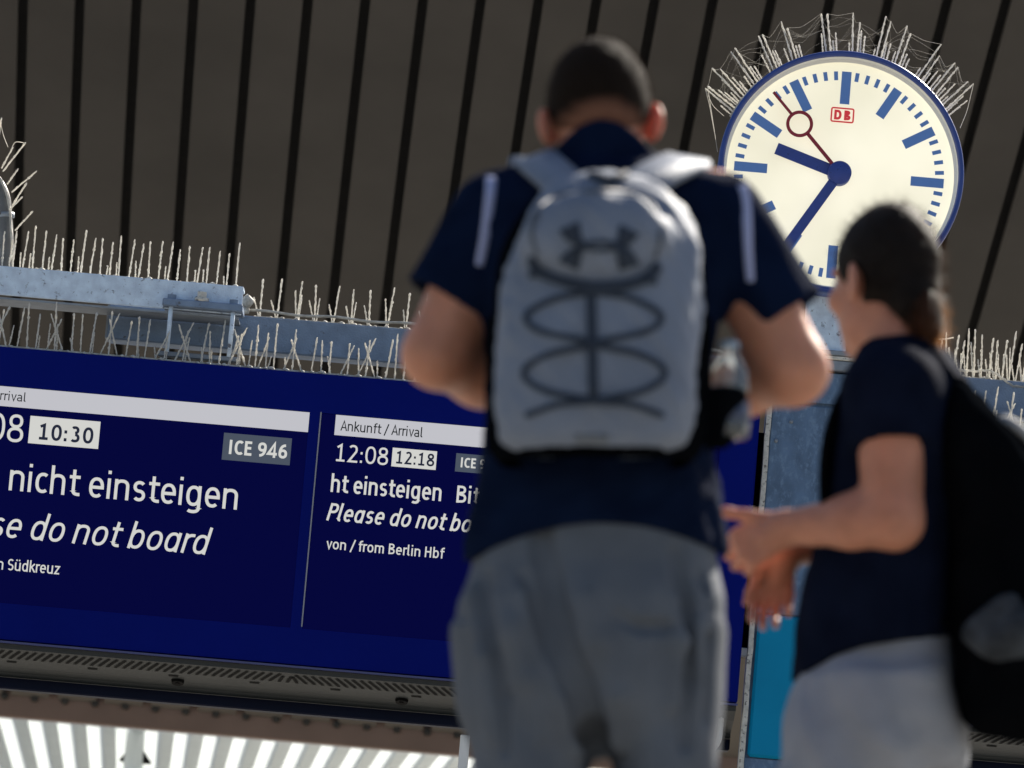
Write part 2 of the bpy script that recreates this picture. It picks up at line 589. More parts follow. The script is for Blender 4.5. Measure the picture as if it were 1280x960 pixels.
M['pipe'] = mat('grey_painted_pipe', (.10, .105, .11), .5, .15, 20, .1, 90, spots=(.05, .05, .05))
M['edge'] = mat('worn_edge_metal', (.62, .60, .54), .6, .2, 40, .4, 150, spots=(.12, .11, .10), spot_scale=60, spot_lo=.55, spot_hi=.62)
M['white_paint'] = mat('white_painted_metal', (.8, .8, .8), .45, .05, 10)
M['blue'] = mat('blue_enamel', (.0007, .0065, .155), .5, .06, 3, .02, 200, spec=.05)
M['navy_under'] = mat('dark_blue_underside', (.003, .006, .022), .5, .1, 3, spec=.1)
M['vent'] = mat('grey_vent_metal', (.038, .042, .044), .5, .08, 6, spec=.2)
M['black'] = mat('matt_black', (.003, .003, .0035), .7, .1, spec=.1)
M['screen'] = mat('lcd_screen', (.0005, .0006, .006), .35, .0, 3, emit=(.0003, .0006, .034), estr=1.15, spec=.04)
M['lcd_white'] = mat('lcd_white', (.02, .02, .02), .3, 0, emit=(.63, .63, .60), estr=1.0, spec=.1)
M['lcd_bar'] = mat('lcd_light_grey_bar', (.02, .02, .02), .3, 0, emit=(.52, .52, .56), estr=1.0, spec=.1)
M['lit_edge'] = mat('painted_sunlit_edge', (.30, .30, .34), .5, .05)  # pale colour paints sunlight on the edge of the screen recess
M['lcd_grey'] = mat('lcd_grey_box', (.02, .02, .02), .3, 0, emit=(.060, .075, .105), estr=1.0, spec=.1)
M['lcd_dark'] = mat('lcd_dark_letters', (.001, .001, .006), .3, 0, emit=(.002, .003, .03), estr=.6)
M['lcd_black'] = mat('lcd_black_letters', (.004, .004, .006), .3, 0)
M['turq'] = mat('turquoise_enamel', (.001, .25, .46), .45, .06, 4, .05, 150, spec=.12, spots=(.05, .08, .09), spot_scale=16, spot_lo=.70, spot_hi=.74)
M['cab'] = mat('blue_grey_cabinet_steel', (.10, .165, .27), .5, .22, 14, .3, 90, spots=(.15, .235, .36), spot_scale=46, spot_lo=.50, spot_hi=.62, stretch=(1, 1, .6), spec=.3)
M['spike'] = translucent(mat('dust_crusted_spike', (.86, .85, .81), .9, .12, 60, .6, 300), .42, (.80, .77, .70))
M['web'] = translucent(mat('cobweb_thread', (.7, .68, .62), .9, .1), .6, (.75, .73, .68))
M['strip'] = mat('dusty_strip', (.50, .48, .43), .8, .3, 40, .4, 200)
M['dial'] = mat('lit_clock_dial', (.55, .54, .48), .45, .04, 2.2, emit=(.95, .87, .63), estr=.78)
M['clock_white'] = mat('clock_inner_wall', (.86, .86, .84), .5, .05)
M['clock_blue'] = mat('clock_blue_paint', (.02, .055, .27), .35, .1, 20)
M['mark'] = mat('clock_blue_mark', (.07, .145, .34), .45, .08, 8, emit=(.03, .075, .20), estr=.7)
M['hand'] = mat('clock_blue_hand', (.028, .06, .30), .45, .12, 30, spots=(.008, .015, .06), spot_scale=60, spot_lo=.60, spot_hi=.66)
M['red'] = mat('red_second_hand', (.30, .012, .03), .45, .1)
M['logo_red'] = mat('red_logo', (.60, .03, .035), .5, .05, emit=(.55, .03, .045), estr=.5)
M['navy'] = mat('navy_jersey', (.0046, .0098, .029), .85, .25, 12, .25, 250, spec=.01)
M['navy2'] = mat('dark_navy_cotton', (.0056, .0086, .0205), .85, .25, 12, .25, 250, spec=.01)
M['piping'] = mat('lavender_piping', (.38, .41, .62), .7, .05)
M['shorts'] = mat('grey_sweat_cloth', (.108, .122, .146), .85, .14, 9, .3, 220, spec=.15)
M['shorts2'] = mat('light_grey_sweat_cloth', (.265, .285, .33), .85, .12, 9, .3, 220, spec=.15)
M['bag'] = mat('light_grey_nylon', (.172, .203, .265), .65, .12, 7, .2, 160, spec=.2)
M['bag_dark'] = mat('black_nylon', (.003, .0035, .0045), .9, .2, 12, .2, 200, spec=0)
M['cord'] = mat('dark_cord', (.034, .045, .066), .7, .1, spec=.1)
M['bag2_grey'] = mat('dark_grey_mesh_cloth', (.040, .046, .054), .8, .5, 22, spec=.05)
M['skin'] = mat('skin', (.51, .228, .142), .5, .14, 22, .06, 300, sss=.34, spec=.35)
M['skin2'] = mat('tanned_skin', (.48, .215, .138), .5, .14, 22, .06, 300, sss=.16, spec=.35)
M['hair'] = translucent(mat('short_brown_hair', (.013, .008, .0055), .8, .3, 60, .5, 300, spec=.08), .05, (.10, .055, .03))
M['hair2'] = translucent(mat('dark_brown_hair', (.010, .0072, .0055), .65, .3, 40, .4, 250, spec=.15), .05, (.22, .09, .03))
M['pony'] = translucent(mat('brown_ponytail_hair', (.03, .016, .010), .55, .3, 40, .4, 250, spec=.2), .35, (.55, .24, .07))
M['eye'] = mat('eye_white', (.7, .7, .68), .2, .02)
M['shoe'] = mat('white_trainer', (.6, .6, .6), .6, .1)
M['bottle'] = mat('clear_plastic', (.85, .92, .96), .06, 0, trans=.9)
M['bottle_cap'] = mat('bottle_cap', (.25, .33, .42), .2, .05)

def uneven_glow(m_):
    # patchy, warmer glow put into the dial's emission colour by noise
    t = m_.node_tree
    n = t.nodes.new('ShaderNodeTexNoise'); n.inputs['Scale'].default_value = 2.6; n.inputs['Detail'].default_value = 2
    tc = t.nodes.new('ShaderNodeTexCoord')
    t.links.new(tc.outputs['Object'], n.inputs['Vector'])
    r = t.nodes.new('ShaderNodeValToRGB')
    r.color_ramp.elements[0].position = .36; r.color_ramp.elements[0].color = (.86, .80, .58, 1)
    r.color_ramp.elements[1].position = .64; r.color_ramp.elements[1].color = (1.02, .95, .72, 1)
    t.links.new(n.outputs[0], r.inputs[0])
    t.links.new(r.outputs[0], t.nodes['Principled BSDF'].inputs['Emission Color'])
uneven_glow(M['dial'])
def clipped(m_, long_, short_):
    t = m_.node_tree
    at = t.nodes.new('ShaderNodeAttribute'); at.attribute_name = 'length'
    r = t.nodes.new('ShaderNodeValToRGB')
    r.color_ramp.elements[0].color = (*short_, 1); r.color_ramp.elements[0].position = .05
    r.color_ramp.elements[1].color = (*long_, 1); r.color_ramp.elements[1].position = .75
    t.links.new(at.outputs['Fac'], r.inputs[0])
    t.links.new(r.outputs[0], t.nodes['Principled BSDF'].inputs['Base Color'])
clipped(M['hair'], (.014, .009, .006), (.33, .155, .10))

# ------------------------------------------------------------------ ground
def slabs(m_):
    t = m_.node_tree
    b = t.nodes['Principled BSDF']
    src = b.inputs['Base Color'].links[0].from_socket
    tc = t.nodes.new('ShaderNodeTexCoord')
    k = t.nodes.new('ShaderNodeTexBrick')
    k.inputs['Scale'].default_value = 1.0
    k.inputs['Brick Width'].default_value = .6; k.inputs['Row Height'].default_value = .6
    k.inputs['Mortar Size'].default_value = .006
    k.inputs['Color1'].default_value = (1, 1, 1, 1); k.inputs['Color2'].default_value = (.86, .86, .86, 1); k.inputs['Mortar'].default_value = (.35, .35, .35, 1)
    t.links.new(tc.outputs['Object'], k.inputs['Vector'])
    mx = t.nodes.new('ShaderNodeMixRGB'); mx.blend_type = 'MULTIPLY'; mx.inputs[0].default_value = 1
    t.links.new(src, mx.inputs[1]); t.links.new(k.outputs['Color'], mx.inputs[2])
    t.links.new(mx.outputs[0], b.inputs['Base Color'])
slabs(M['ground'])
g = MB()
g.add([(-1500, -600, 0), (1500, -600, 0), (1500, 2500, 0), (-1500, 2500, 0)], [(0, 1, 2, 3)])
tag(g.build('ground', M['ground']), kind='structure')

# ------------------------------------------------------------------ big brown roof (soffit boards run down and away)
gdir = ray(-90, 5000).normalized()                      # direction the board joints run in
A0 = P(0, 868, 60.0)                                    # low edge
Acorr = A0
def roof_pt(x, s):                                      # s metres up the slope from the low edge, x metres along it
    return Acorr + Vector((1, 0, 0)) * x - gdir * s
roof = empty('hall_roof', (A0.x, A0.y, A0.z), 'wide dark brown boarded hall roof soffit sloping down behind clock and boards', 'roof')
slope_len = 15.5
nrm = Vector((1, 0, 0)).cross(-gdir).normalized()
if nrm.z < 0: nrm = -nrm
sp, gap = .503, .092
off = 0.07
mb = MB()
for i in range(-26, 46):
    x0 = off + i * sp + gap / 2
    x1 = off + (i + 1) * sp - gap / 2
    a, b, c, d = roof_pt(x0, 0), roof_pt(x1, 0), roof_pt(x1, slope_len), roof_pt(x0, slope_len)
    t = nrm * .06
    mb.add([a, b, c, d, a + t, b + t, c + t, d + t], [(3, 2, 1, 0), (4, 5, 6, 7), (0, 1, 5, 4), (1, 2, 6, 5), (2, 3, 7, 6), (3, 0, 4, 7)])
mb.build('soffit', M['soffit'], roof)
mb = MB()
t0, t1 = nrm * .12, nrm * .30
a, b, c, d = roof_pt(-15, 0), roof_pt(27, 0), roof_pt(27, slope_len), roof_pt(-15, slope_len)
mb.add([a + t0, b + t0, c + t0, d + t0, a + t1, b + t1, c + t1, d + t1], [(3, 2, 1, 0), (4, 5, 6, 7), (0, 1, 5, 4), (1, 2, 6, 5), (2, 3, 7, 6), (3, 0, 4, 7)])
mb.build('roof_deck', M['soffit_dark'], roof)
mb = MB()
fz = A0.z
mb.box((A0.x + 6, A0.y + .10, fz + .02), (42, .16, .50), bev=.01)
mb.build('fascia', M['fascia'], roof)
for i in range(-3, 24):                                  # dark bolt heads along the fascia
    bx = A0.x + .05 + i * .325
    m2 = MB()
    m2.tube([(bx, A0.y + .022, fz - .012), (bx, A0.y - .03, fz - .012)], .042, 10)
    m2.build('bolt', M['soffit_dark'], roof)
# brick-brown wall end below the roof, right of the white canopy
# ------------------------------------------------------------------ far white canopy roof
CZ = 6.05
cy0 = 72.0
can = empty('platform_canopy', (0, cy0, 0), 'bright white far canopy roof of pale sheets between grey beams under the display board', 'roof')
h = ray(150, 1440); hd = Vector((h.x, h.y, 0)).normalized()
c0 = P(0, 893, cy0)
CZ = c0.z
mbw, mbb = MB(), MB()
sx_ = .385
for i in range(-12, 18):
    x = c0.x + .05 + i * sx_
    for (w0, w1, mm, zz, th) in ((-.10, .115, mbw, CZ + .05, .01), (.115, .285, mbb, CZ + .02, .10)):
        a = Vector((x + w0, cy0, zz)); b = Vector((x + w1, cy0, zz))
        c, d = b + hd * 60, a + hd * 60
        u_ = Vector((0, 0, th))
        mm.add([a, b, c, d, a + u_, b + u_, c + u_, d + u_], [(3, 2, 1, 0), (4, 5, 6, 7), (0, 1, 5, 4), (1, 2, 6, 5), (2, 3, 7, 6), (3, 0, 4, 7)])
mbw.build('roof_sheet', M['canopy_white'], can)
mbb.build('roof_beam', M['canopy_beam'], can)
mb = MB(); mb.box((c0.x + 1.5, cy0 - .06, CZ + .03), (13, .10, .16)); mb.build('edge_beam', M['white_paint'], can)
for ex in (-4.5, 5.2):
    mb = MB(); mb.tube([(ex, cy0 + 1, 0), (ex, cy0 + 1, CZ)], .12, 12); mb.build('post', M['canopy_beam'], can)
lp = P(170, 942, 74)
lampo = empty('hanging_lamp', (lp.x, lp.y, lp.z), 'small dark lamp hanging under the bright white canopy roof at the bottom edge', 'lamp')
mb = MB(); mb.tube([(lp.x, lp.y, CZ + .02), (lp.x, lp.y, lp.z + .12)], .02, 6); mb.build('rod', M['black'], lampo)
mb = MB(); mb.tube([(lp.x, lp.y, lp.z + .14), (lp.x, lp.y, lp.z + .05), (lp.x, lp.y, lp.z - .1), (lp.x, lp.y, lp.z - .12)], [.04, .10, .22, .21], 14); mb.build('lamp_shade', M['black'], lampo)

# ------------------------------------------------------------------ steel frame carrying the boards
YB = 22.40                                                # face of the boards
S = F / YB                                                # px per metre there
def bx(px, py, Y=YB):
    q = P(px, py, Y); return q.x, q.z
def topz(px, py, Y): return P(px, py, Y).z

# lower beam (square tube, runs behind everything)
ya = 22.72
p0 = P(137, 383, ya); p1 = P(137, 445, ya)
x_r = P(1500, 520, ya).x
zt = P(400, 402, ya).z; zb = P(400, 446, ya).z
beam = empty('steel_beam', (p0.x, ya, zb), 'long blue-grey galvanised box beam running behind the display boards', 'beam')
mb = MB(); mb.box(((p0.x + x_r) / 2, ya + .07, (zt + zb) / 2), (x_r - p0.x, .14, zt - zb), bev=.006); mb.build('box_section', M['galv'], beam)
mb = MB(); mb.box((p0.x - .004, ya + .07, (zt + zb) / 2), (.008, .13, zt - zb - .01)); mb.build('end_plate', M['steel_dark'], beam)
cab_pts = [(P(305 + k * 13, 399 + k * 13 * .0857 + (2.0 if k % 4 == 0 else 0), ya - .02)) for k in range(0, 50)]
mb = MB(); mb.tube([(q.x, q.y, zt + .018 + .004 * math.sin(i * .9)) for i, q in enumerate(cab_pts)], .006, 6); mb.build('wire', M['strip'], beam)
mb = MB()
q = P(309, 387, ya); mb.tube([(q.x, ya - .05, zt), (q.x, ya - .05, zt + .035)], [.012, .012], 8)
mb.tube([(q.x - .02, ya - .05, zt + .04), (q.x + .0, ya - .055, zt + .052), (q.x + .02, ya - .05, zt + .04)], [.02, .03, .02], 10)
mb.build('wire_clamp', M['strip'], beam)
# upper beam (channel), ends at x=303
yu = 22.50
xe = P(303, 376, yu).x; xl = P(-260, 340, yu).x
zt2 = P(150, 345, yu).z; zb2 = P(150, 381, yu).z
ub = empty('steel_channel', (xe, yu, zb2), 'short pale galvanised channel lying over the left board, ending at a bolted plate', 'beam')
mb = MB()
mb.box(((xe + xl) / 2, yu + .006, (zt2 + zb2) / 2), (xe - xl, .012, zt2 - zb2), bev=.003)
mb.build('web', M['galv_lit'], ub)
mb = MB()
mb.box(((xe + xl) / 2, yu + .072, zt2 - .006), (xe - xl, .118, .010))
mb.build('top_flange', M['galv_lit'], ub)
mb = MB()
mb.box(((xe + xl) / 2, yu + .11, zb2 - .012), (xe - xl - .02, .20, .008))
mb.build('bottom_flange', M['steel_dark'], ub)
# bracket plate with U bolts
bl, br_ = P(203, 381, yu - .05), P(303, 390, yu - .05)
br = empty('clamp_bracket', (bl.x, yu - .05, bl.z), 'flat steel clamp plate with two bolts hanging from the pale channel end', 'bracket')
zc = (bl.z + br_.z) / 2
zpl = zb2 + .02
mb = MB(); mb.box(((bl.x + br_.x) / 2, yu + .03, zpl), (br_.x - bl.x, .19, .030), bev=.004); mb.build('plate', M['galv'], br)
for px in (212, 290):
    q = P(px, 410, yu)
    mb = MB(); mb.tube([(q.x, yu - .035, zpl + .03), (q.x, yu - .035, zpl - .20)], .0095, 10); mb.build('threaded_rod', M['galv_lit'], br)
    mb = MB(); mb.tube([(q.x, yu - .035, zpl + .016), (q.x, yu - .035, zpl + .034)], .02, 6, smooth=False); mb.build('nut', M['galv'], br)
q = P(253, 372, yu)
mb = MB(); mb.tube([(q.x, yu - .035, zpl + .015), (q.x, yu - .035, zpl + .030)], .03, 14); mb.tube([(q.x, yu - .035, zpl + .030), (q.x, yu - .035, zpl + .055)], .021, 6, smooth=False)
mb.build('bolt', M['edge'], br)
mb = MB(); mb.box(((bl.x + br_.x) / 2, yu + .05, zpl - .20), (br_.x - bl.x + .01, .05, .022), bev=.004); mb.build('lower_bar', M['steel_dark'], br)

# bent pipe, top left
pp = [P(8, 345, 22.62), P(8, 300, 22.62), P(6, 268, 22.62), P(3, 244, 22.62), P(-8, 225, 22.62), P(-24, 212, 22.62), P(-50, 206, 22.62)]
pipe = empty('bent_pipe', pp[0], 'dark grey bent pipe end rising behind the pale channel at the left edge', 'pipe')
mb = MB(); mb.tube(cr(pp, 5), .030, 14); mb.build('tube', M['pipe'], pipe)
mb = MB(); mb.tube([P(8, 272, 22.62), P(8, 266, 22.62)], .034, 14); mb.build('collar', M['steel_dark'], pipe)

# ------------------------------------------------------------------ display boards
def board(xl, xr, label, texts, screens):
    zt = P(0, 432, YB).z; zf = P(0, 800, YB).z
    # the board is level, so z at px 0 holds along its length
    t = empty('display_board', ((xl + xr) / 2, YB + .25, zf - .2), label, 'display board', 'blue train display boards')
    mb = MB()
    mb.box(((xl + xr) / 2, YB + .26, (zt + zf) / 2), (xr - xl, .48, zt - zf - .004), bev=.008)
    mb.build('housing', M['blue'], t)
    mb = MB(); mb.box(((xl + xr) / 2, YB + .26, zt + .001), (xr - xl - .02, .44, .006)); mb.build('bounce_cover', M['pipe'], t)  # added unseen dark sheet, cuts blue bounce light onto the beams
    # front frame: bars butted round the screens
    zs1, zs0 = screens['top'], screens['bottom']
    mb = MB()
    d, y = .016, YB + .010
    mb.box(((xl + xr) / 2, y, (zt - .003 + zs1) / 2), (xr - xl - .016, d, zt - .003 - zs1))
    mb.box(((xl + xr) / 2, y, (zf + .004 + zs0) / 2), (xr - xl - .016, d, zs0 - zf - .004))
    xs = [xl + .008] + [v for s_ in screens['x'] for v in s_] + [xr - .008]
    for i in range(0, len(xs), 2):
        if xs[i + 1] - xs[i] > .002:
            mb.box(((xs[i] + xs[i + 1]) / 2, y, (zs0 + zs1) / 2), (xs[i + 1] - xs[i], d, zs1 - zs0))
    mb.build('front_frame', M['blue'], t)
    mb = MB(); mb.box(((xl + xr) / 2, YB + .01, zf - .006), (xr - xl, .03, .008)); mb.build('lower_trim', mat('pale_blue_trim', (.20, .22, .42), .3, .05) if 'trim' not in M else M['trim'], t)
    # sloping grey vent panel under the face
    z1, y1 = zf - .011, YB + .015
    z2, y2 = zf - .128, YB + .40
    ex = (xr - xl) / 2; cx = (xl + xr) / 2
    mb = MB()
    prof = [(y1, z1), (y1 + .005, z1 - .02), (y1 + .12, z1 - .050), (y1 + .26, z1 - .074), (y1 + .31, z1 - .090), (y1 + .32, z1 - .104), (y1 + .31, z1 - .108), (y1 + .34, z1 - .108), (y1 + .46, z1 - .05), (y1 + .46, z1)]
    n = len(prof)
    vs = [(xl + .004, a, b) for a, b in prof] + [(xr - .004, a, b) for a, b in prof]
    mb.add(vs, [(i, (i + 1) % n, (i + 1) % n + n, i + n)[::-1] for i in range(n)] + [tuple(range(n)), tuple(range(2 * n - 1, n - 1, -1))])
    # slots: 9 mm wide dark openings let into the upper slope
    pa, pb = Vector((0, prof[1][0], prof[1][1])), Vector((0, prof[2][0], prof[2][1]))
    nn = Vector((0, -(pa.z - pb.z), -(pb.y - pa.y))).normalized() * .0025
    xmid = screens['vent_mid']
    k = 0
    xx = xl + .06
    while xx < xr - .06:
        lean = .030 if xx < xmid - .05 else (-.030 if xx > xmid + .04 else None)
        f0, f1 = .16, .94
        if lean is None:
            lean, f0 = (.012 if xx < xmid else -.012), .35
        a = pa.lerp(pb, f0) + nn; b = pa.lerp(pb, f1) + nn
        hw = .0068
        dx = lean * 1.15
        mb.add([(xx + dx - hw, a.y, a.z), (xx + dx + hw, a.y, a.z), (xx - dx * .3 + hw, b.y, b.z), (xx - dx * .3 - hw, b.y, b.z)], [(0, 1, 2, 3)], 1)
        xx += .0328
    pc, pd = Vector((0, prof[2][0], prof[2][1])), Vector((0, prof[3][0], prof[3][1]))
    n2 = Vector((0, -(pc.z - pd.z), -(pd.y - pc.y))).normalized() * .0025
    xx = xl + .1
    while xx < xr - .1:
        a = pc.lerp(pd, .22) + n2; b = pc.lerp(pd, .36) + n2
        mb.add([(xx, a.y, a.z), (xx + .04, a.y, a.z), (xx + .04, b.y, b.z), (xx, b.y, b.z)], [(0, 1, 2, 3)], 1)
        xx += .328
    mb.build('vent_panel', [M['vent'], M['black']], t)
    for sx2 in screens['screws']:
        a = pc.lerp(pd, .78)
        m2 = MB(); m2.tube([(sx2, a.y, a.z - .002), (sx2, a.y - .004, a.z - .014)], [.027, .024], 18, smooth=False)
        m2.tube([(sx2, a.y - .004, a.z - .0142), (sx2, a.y - .005, a.z - .017)], [.010, .009], 6, smooth=False)
        m2.build('lock', M['black'], t)
    mb = MB()
    mb.box(((xl + xr) / 2, YB + .455, zf - .105), (xr - xl, .10, .112), bev=.006)
    mb.build('rear_lip', M['navy_under'], t)
    for k, (sa, sb) in enumerate(screens['x']):
        mb = MB(); mb.box(((sa + sb) / 2, YB + .0145, (zs0 + zs1) / 2), (sb - sa - .002, .006, zs1 - zs0 - .002))
        so_ = mb.build('screen', M['screen'], t)
        if k < len(texts):
            texts[k](so_)
    return t

BZ = lambda px, py: P(px, py, YB).z
BX = lambda px, py: P(px, py, YB).x
YS = YB + .0095                                           # just in front of the screen glass
mm_ = lambda px: px / S / math.cos(R(8))

def rect(mb, pxl, pyl, pxr, pyr, hpx, Y, mi=0):
    """pxl, pyl = upper left, pxr, pyr = upper right"""
    z = (BZ(pxl, pyl) + BZ(pxr, pyr)) / 2
    x0, x1 = BX(pxl, pyl), BX(pxr, pyr)
    mb.box(((x0 + x1) / 2, Y, z - mm_(hpx) / 2), (x1 - x0, .0008, mm_(hpx)), mi)

def word(parent, text, p0, p1, cap, m, weight=.125, shear=0.0, Y=YS - .0022, name='lettering'):
    z = (BZ(*p0) + BZ(*p1)) / 2
    mb = MB()
    lettering(mb, text, BX(*p0), z, BX(*p1), mm_(cap), Y, weight, shear)
    return mb.build(name, m, parent)

def left_text(s_):
    mb = MB(); rect(mb, -95, 473, 387, 516, 25, YS); mb.build('header_bar', M['lcd_bar'], s_)
    word(s_, 'Ankunft / Arrival', (-78, 493), (32.5, 502), 11.5, M['lcd_black'], .12)
    word(s_, '10:08', (-72, 545), (28, 553), 35, M['lcd_white'], .105)
    mb = MB(); rect(mb, 38, 519, 125.6, 527, 34.5, YS); mb.build('delay_box', M['lcd_white'], s_)
    word(s_, '10:30', (47, 549), (116, 554.7), 20.5, M['lcd_dark'], .17)
    mb = MB(); rect(mb, 280, 540.6, 365, 547.5, 34, YS); mb.build('train_number_box', M['lcd_grey'], s_)
    word(s_, 'ICE 946', (285.5, 567), (358.5, 573.5), 18, M['lcd_white'], .18)
    word(s_, 'Bitte nicht einsteigen', (-85, 604.6), (296, 636.6), 34.5, M['lcd_white'], .115)
    word(s_, 'Please do not board', (-90, 663.5), (256, 693), 33, M['lcd_white'], .112, .22)
    word(s_, 'von / from Berlin Südkreuz', (-112, 702), (74.5, 718), 14.2, M['lcd_white'], .125)

def right_text(s_):
    mb = MB(); rect(mb, 420, 518, 886, 558, 25.5, YS); mb.build('header_bar', M['lcd_bar'], s_)
    word(s_, 'Ankunft / Arrival', (425.5, 538), (528.5, 546.5), 12.5, M['lcd_black'], .12)
    word(s_, '12:08', (418.5, 576), (484.5, 581.5), 22, M['lcd_white'], .115)
    mb = MB(); rect(mb, 491, 559, 546.5, 564, 23.5, YS); mb.build('delay_box', M['lcd_white'], s_)
    word(s_, '12:18', (494, 579), (542.5, 583), 16, M['lcd_dark'], .15)
    mb = MB(); rect(mb, 570.5, 566, 628, 571, 23, YS); mb.build('train_number_box', M['lcd_grey'], s_)
    word(s_, 'ICE 946', (575.5, 583.7), (624, 588), 12.5, M['lcd_white'], .18)
    word(s_, 'ht einsteigen', (413, 614.5), (551, 626.2), 22.5, M['lcd_white'], .135)
    word(s_, 'Bitte nicht einstei', (570, 627.8), (770, 645), 21.5, M['lcd_white'], .135)
    word(s_, 'Please do not board', (407.5, 650), (622, 668.5), 22, M['lcd_white'], .135, .22)
    word(s_, 'von / from Berlin Hbf', (407.5, 686), (556, 697.8), 13.2, M['lcd_white'], .135)
    mb = MB(); rect(mb, 400.6, 515, 402.2, 515.1, 270, YB - .0005); mb.build('sunlit_edge_line', M['lit_edge'], s_)

M['trim'] = mat('pale_blue_trim', (.05, .055, .17), .35, .05)
bxr = BX(937, 690)
bxl = BX(-700, 400)
sc = dict(top=BZ(403, 516), bottom=BZ(379, 786),
          x=[(BX(-110, 600), BX(376, 640)), (BX(391, 640), BX(890, 690))],
          vent_mid=BX(362, 838), screws=[BX(218, 852), BX(501, 876)])
board(bxl, bxr, 'long blue display board with two arrival screens, left of the cabinet', [left_text, right_text], sc)
cxl = BX(1122, 700)
sc2 = dict(top=sc['top'], bottom=sc['bottom'], x=[(cxl + .12, cxl + 1.6), (cxl + 1.68, cxl + 3.2)], vent_mid=cxl + 1.6, screws=[cxl + .9, cxl + 2.2])
board(cxl, cxl + 3.4, 'blue display board mostly hidden behind the black backpack on the right', [], sc2)

# white hanger post and thin pipe under the board
q = P(583, 905, YB + .28); zf = P(0, 800, YB).z
mb = MB(); mb.box((q.x, q.y, (zf - .20) / 2), (.040, .04, zf - .20), bev=.003)
tag(mb.build('support_post', M['white_paint'], None, (q.x, q.y, 0)), 'slim white square post standing under the left display board', 'post')
a = P(903, 878, YB + .12); b = P(900, 925, YB + .12)
mb = MB(); mb.tube(cr([(a.x, a.y, zf - .02), (a.x, a.y, zf - .10), (a.x - .004, a.y, zf - .15), (a.x - .03, a.y, zf - .19), (a.x - .06, a.y, zf - .21)], 5), .012, 10)
mb.build('cable_conduit', M['white_paint'], None, (a.x, a.y, zf - .1))
tag(bpy.data.objects['cable_conduit'], 'short bent white cable conduit below the lower right corner of the blue board', 'conduit')

# ------------------------------------------------------------------ steel cabinet with turquoise panel
YC = 22.46
pl = P(952, 640, YC)
cw = .47
czt = P(1045, 452, YC).z
czm = P(960, 768, YC).z
czl = P(960, 948, YC).z
cabn = empty('steel_cabinet', (pl.x + cw / 2, YC + .2, 0), 'tall blue-grey steel cabinet with a turquoise lower panel between the boards', 'cabinet')
xc = pl.x + cw / 2
mb = MB(); mb.box((xc, YC + .22, (czt - .045) / 2), (cw - .004, .40, czt - .045), bev=.006); mb.build('carcass', M['cab'], cabn)
mb = MB(); mb.box((xc, YC + .20, czt - .02), (cw + .03, .46, .042), bev=.004); mb.build('top_cap', M['steel_dark'], cabn)
mb = MB(); mb.box((xc, YC + .20, czt + .010), (cw + .036, .47, .016), bev=.003); mb.build('cap_ledge', M['edge'], cabn)
zr = P(1060, 508, YC).z
mb = MB(); mb.box((xc, YC + .009, (czt - .046 + zr) / 2), (cw - .02, .014, czt - .05 - zr), bev=.003); mb.build('top_panel', M['cab'], cabn)
mb = MB(); mb.box((xc, YC + .007, (zr + czm) / 2 - .004), (cw - .02, .018, zr - czm - .016), bev=.003); mb.build('front_panel', M['cab'], cabn)
mb = MB(); mb.box((xc + .004, YC + .003, (czm + czl) / 2), (cw - .030, .026, czm - czl), bev=.012); mb.build('lower_panel', M['turq'], cabn, label='glossy turquoise lower panel')
mb = MB(); mb.box((xc, YC + .009, czl / 2), (cw - .02, .014, czl - .01)); mb.build('base_panel', M['cab'], cabn)
mb = MB()
zz = 0.0
rr = random.Random(3)
segs = 60
vs = []
for i in range(segs + 1):
    z = (czt - .05) * i / segs
    jx = rr.uniform(-.0015, .0015)
    vs += [(pl.x - .012 + jx, YC - .012, z), (pl.x + .008 + jx, YC - .014, z), (pl.x + .008, YC + .05, z), (pl.x - .012, YC + .05, z)]
fs = []
for i in range(segs):
    for k in range(4):
        a, b = i * 4 + k, i * 4 + (k + 1) % 4
        fs.append((a, b, b + 4, a + 4))
mb.add(vs, fs)
mb.build('corner_edge', M['edge'], cabn)
for px, py in ((989, 527), (970, 551)):
    q = P(px, py, YC - .003)
    mb = MB(); mb.tube([(q.x, YC, q.z), (q.x, YC - .009, q.z)], .008, 10); mb.build('rivet', M['steel_dark'], cabn)
q = P(931, 814, YC)
mb = MB(); mb.box((q.x - .005, YC + .06, q.z), (.075, .05, .035), bev=.003)
tag(mb.build('fixing_bracket', M['white_paint'], None, (q.x, YC + .06, q.z)), 'small white bracket bridging the dark gap between board and cabinet', 'bracket')
q0 = P(935, 640, YC)
mb = MB(); mb.box((q0.x + .02, YC + .30, (P(931, 812, YC).z + 3.2) / 2), (.13, .1, 3.2 - P(931, 812, YC).z), bev=.004)
tag(mb.build('dark_gap_strip', M['black'], None, (q0.x + .02, YC + .3, 2.5)), 'black strip added to darken the slit between blue board and cabinet', 'backing')  # strip added so the gap beside the cabinet is painted black

